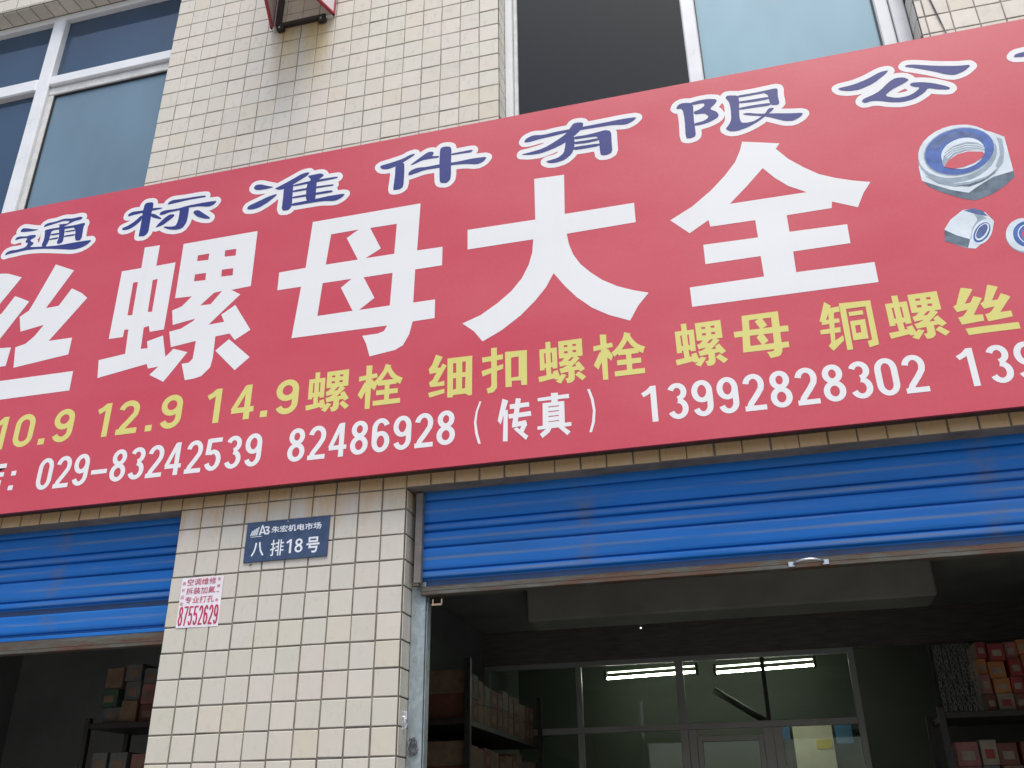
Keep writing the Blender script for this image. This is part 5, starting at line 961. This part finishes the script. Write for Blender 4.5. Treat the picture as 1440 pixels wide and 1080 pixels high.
# bundle of chains at the end of the shelf
ch = thing('chain_bundle', 'bundle of pale grey steel chains hanging at the left end of the right shelf', 'chain', (3.22, 1.97, Z(-.22)))
bm = bmesh.new()
for k in range(15):
    a = 2 * math.pi * k / 15; b = 2 * math.pi * (k + 1) / 15
ringm = None
def link_mesh():
    bm = bmesh.new(); n, m_ = 12, 6; rg = []
    for i in range(n):
        a = 2 * math.pi * i / n; cx_, cz_ = .0085 * math.cos(a), .013 * math.sin(a)
        rg.append([bm.verts.new((cx_ * (1 + .28 * math.cos(2 * math.pi * j / m_)), .0026 * math.sin(2 * math.pi * j / m_), cz_ * (1 + .2 * math.cos(2 * math.pi * j / m_)))) for j in range(m_)])
    for i in range(n):
        for j in range(m_): bm.faces.new((rg[i][j], rg[(i + 1) % n][j], rg[(i + 1) % n][(j + 1) % m_], rg[i][(j + 1) % m_]))
    return finish(bm, 'link', MT_galv, True)
LK = link_mesh(); MT_chain = simple('dull_chain_steel', (.16, .17, .165), .5, .3, var=.4, scale=30)
for s_ in range(8):
    vs, fs = [], []
    for l_ in range(16):
        zz = .300 - l_ * .0195 + rnd.uniform(-.002, .002); mx = Matrix.Translation((-.085 + s_ * .023 + rnd.uniform(-.004, .004), rnd.uniform(-.008, .008), zz)) @ Matrix.Rotation((l_ % 2) * math.pi / 2 + .4, 4, 'Z')
        b = len(vs); vs += [tuple(mx @ v.co) for v in LK.vertices]; fs += [tuple(b + i for i in p.vertices) for p in LK.polygons]
    raw('chain_strand', vs, fs, MT_chain, ch)
tube('hook_rod', [(-.10, 0, .318), (.11, 0, .318)], .005, MT_darksteel, ch, 8)
tube('hook_arm', [(-.10, 0, .318), (-.10, .05, .318), (-.10, .06, .0)], .006, MT_darksteel, ch, 8)
tag(boxes('red_bag', [(3.40, 3.62, 2.30, 2.42, Z(-.224), Z(.13))], simple('dark_red_bag', (.16, .02, .03), .7, var=.3), bev=.03), 'dark red sack standing behind the orange boxes on the shelf', 'sack')
# left-hand shelf in the same shop
shelf('storage_shelf', 'tall dark shelf of dull brown boxes along the left wall of the open shop', .32, .78, 1.6, 3.3, (Z(-1.6), Z(-1.0), Z(-.55), Z(-.20)), Z(.10))
gL = 'brown boxes on the left wall shelf'; lL = 'box %s on the %s board of the left wall shelf'; BN = {0: 'top', 1: 'second', 2: 'third'}
for bi, (zb_, hh) in enumerate(((Z(-.199), .11), (Z(-.549), .11), (Z(-.999), .13))):
    y = 1.66
    while y < 3.2:
        w_ = rnd.uniform(.10, .16); z = zb_
        for r_ in range(2):
            h2 = hh + rnd.uniform(-.015, .02)
            carton(.57, y + w_ / 2, z, w_ * .95, .34, h2, rnd.choice([3, 2, 3, 2, 3, 4]), lL % (ROWN[r_], BN[bi]), gL, math.pi / 2 + rnd.uniform(-.04, .04)); z += h2 + .0005
        y += w_ + .004
# left shop
shelf('storage_shelf', 'dark shelf of vague boxes inside the left shop beside the tiled pillar', -1.46, -.15, 1.5, 1.9, (Z(-1.6), Z(-1.1), Z(-.62), Z(-.16)), Z(-.13))
gX = 'boxes on the shelf inside the left shop'; lX = 'box %s on the %s board of the left shop shelf'
for bi, zb_ in enumerate((Z(-.159), Z(-.619), Z(-1.099))):
    x = -1.40
    while x < -.32:
        w_ = rnd.uniform(.08, .15); z = zb_
        for r_ in range(3):
            h2 = rnd.uniform(.08, .12)
            carton(x + w_ / 2, 1.68 + rnd.uniform(-.02, .02), z, w_ * .95, .28, h2, rnd.choice([4, 6, 3, 4, 7, 2]), lX % (ROWN[r_], BN[bi]), gX, rnd.uniform(-.05, .05)); z += h2 + .0005
        x += w_ + .01
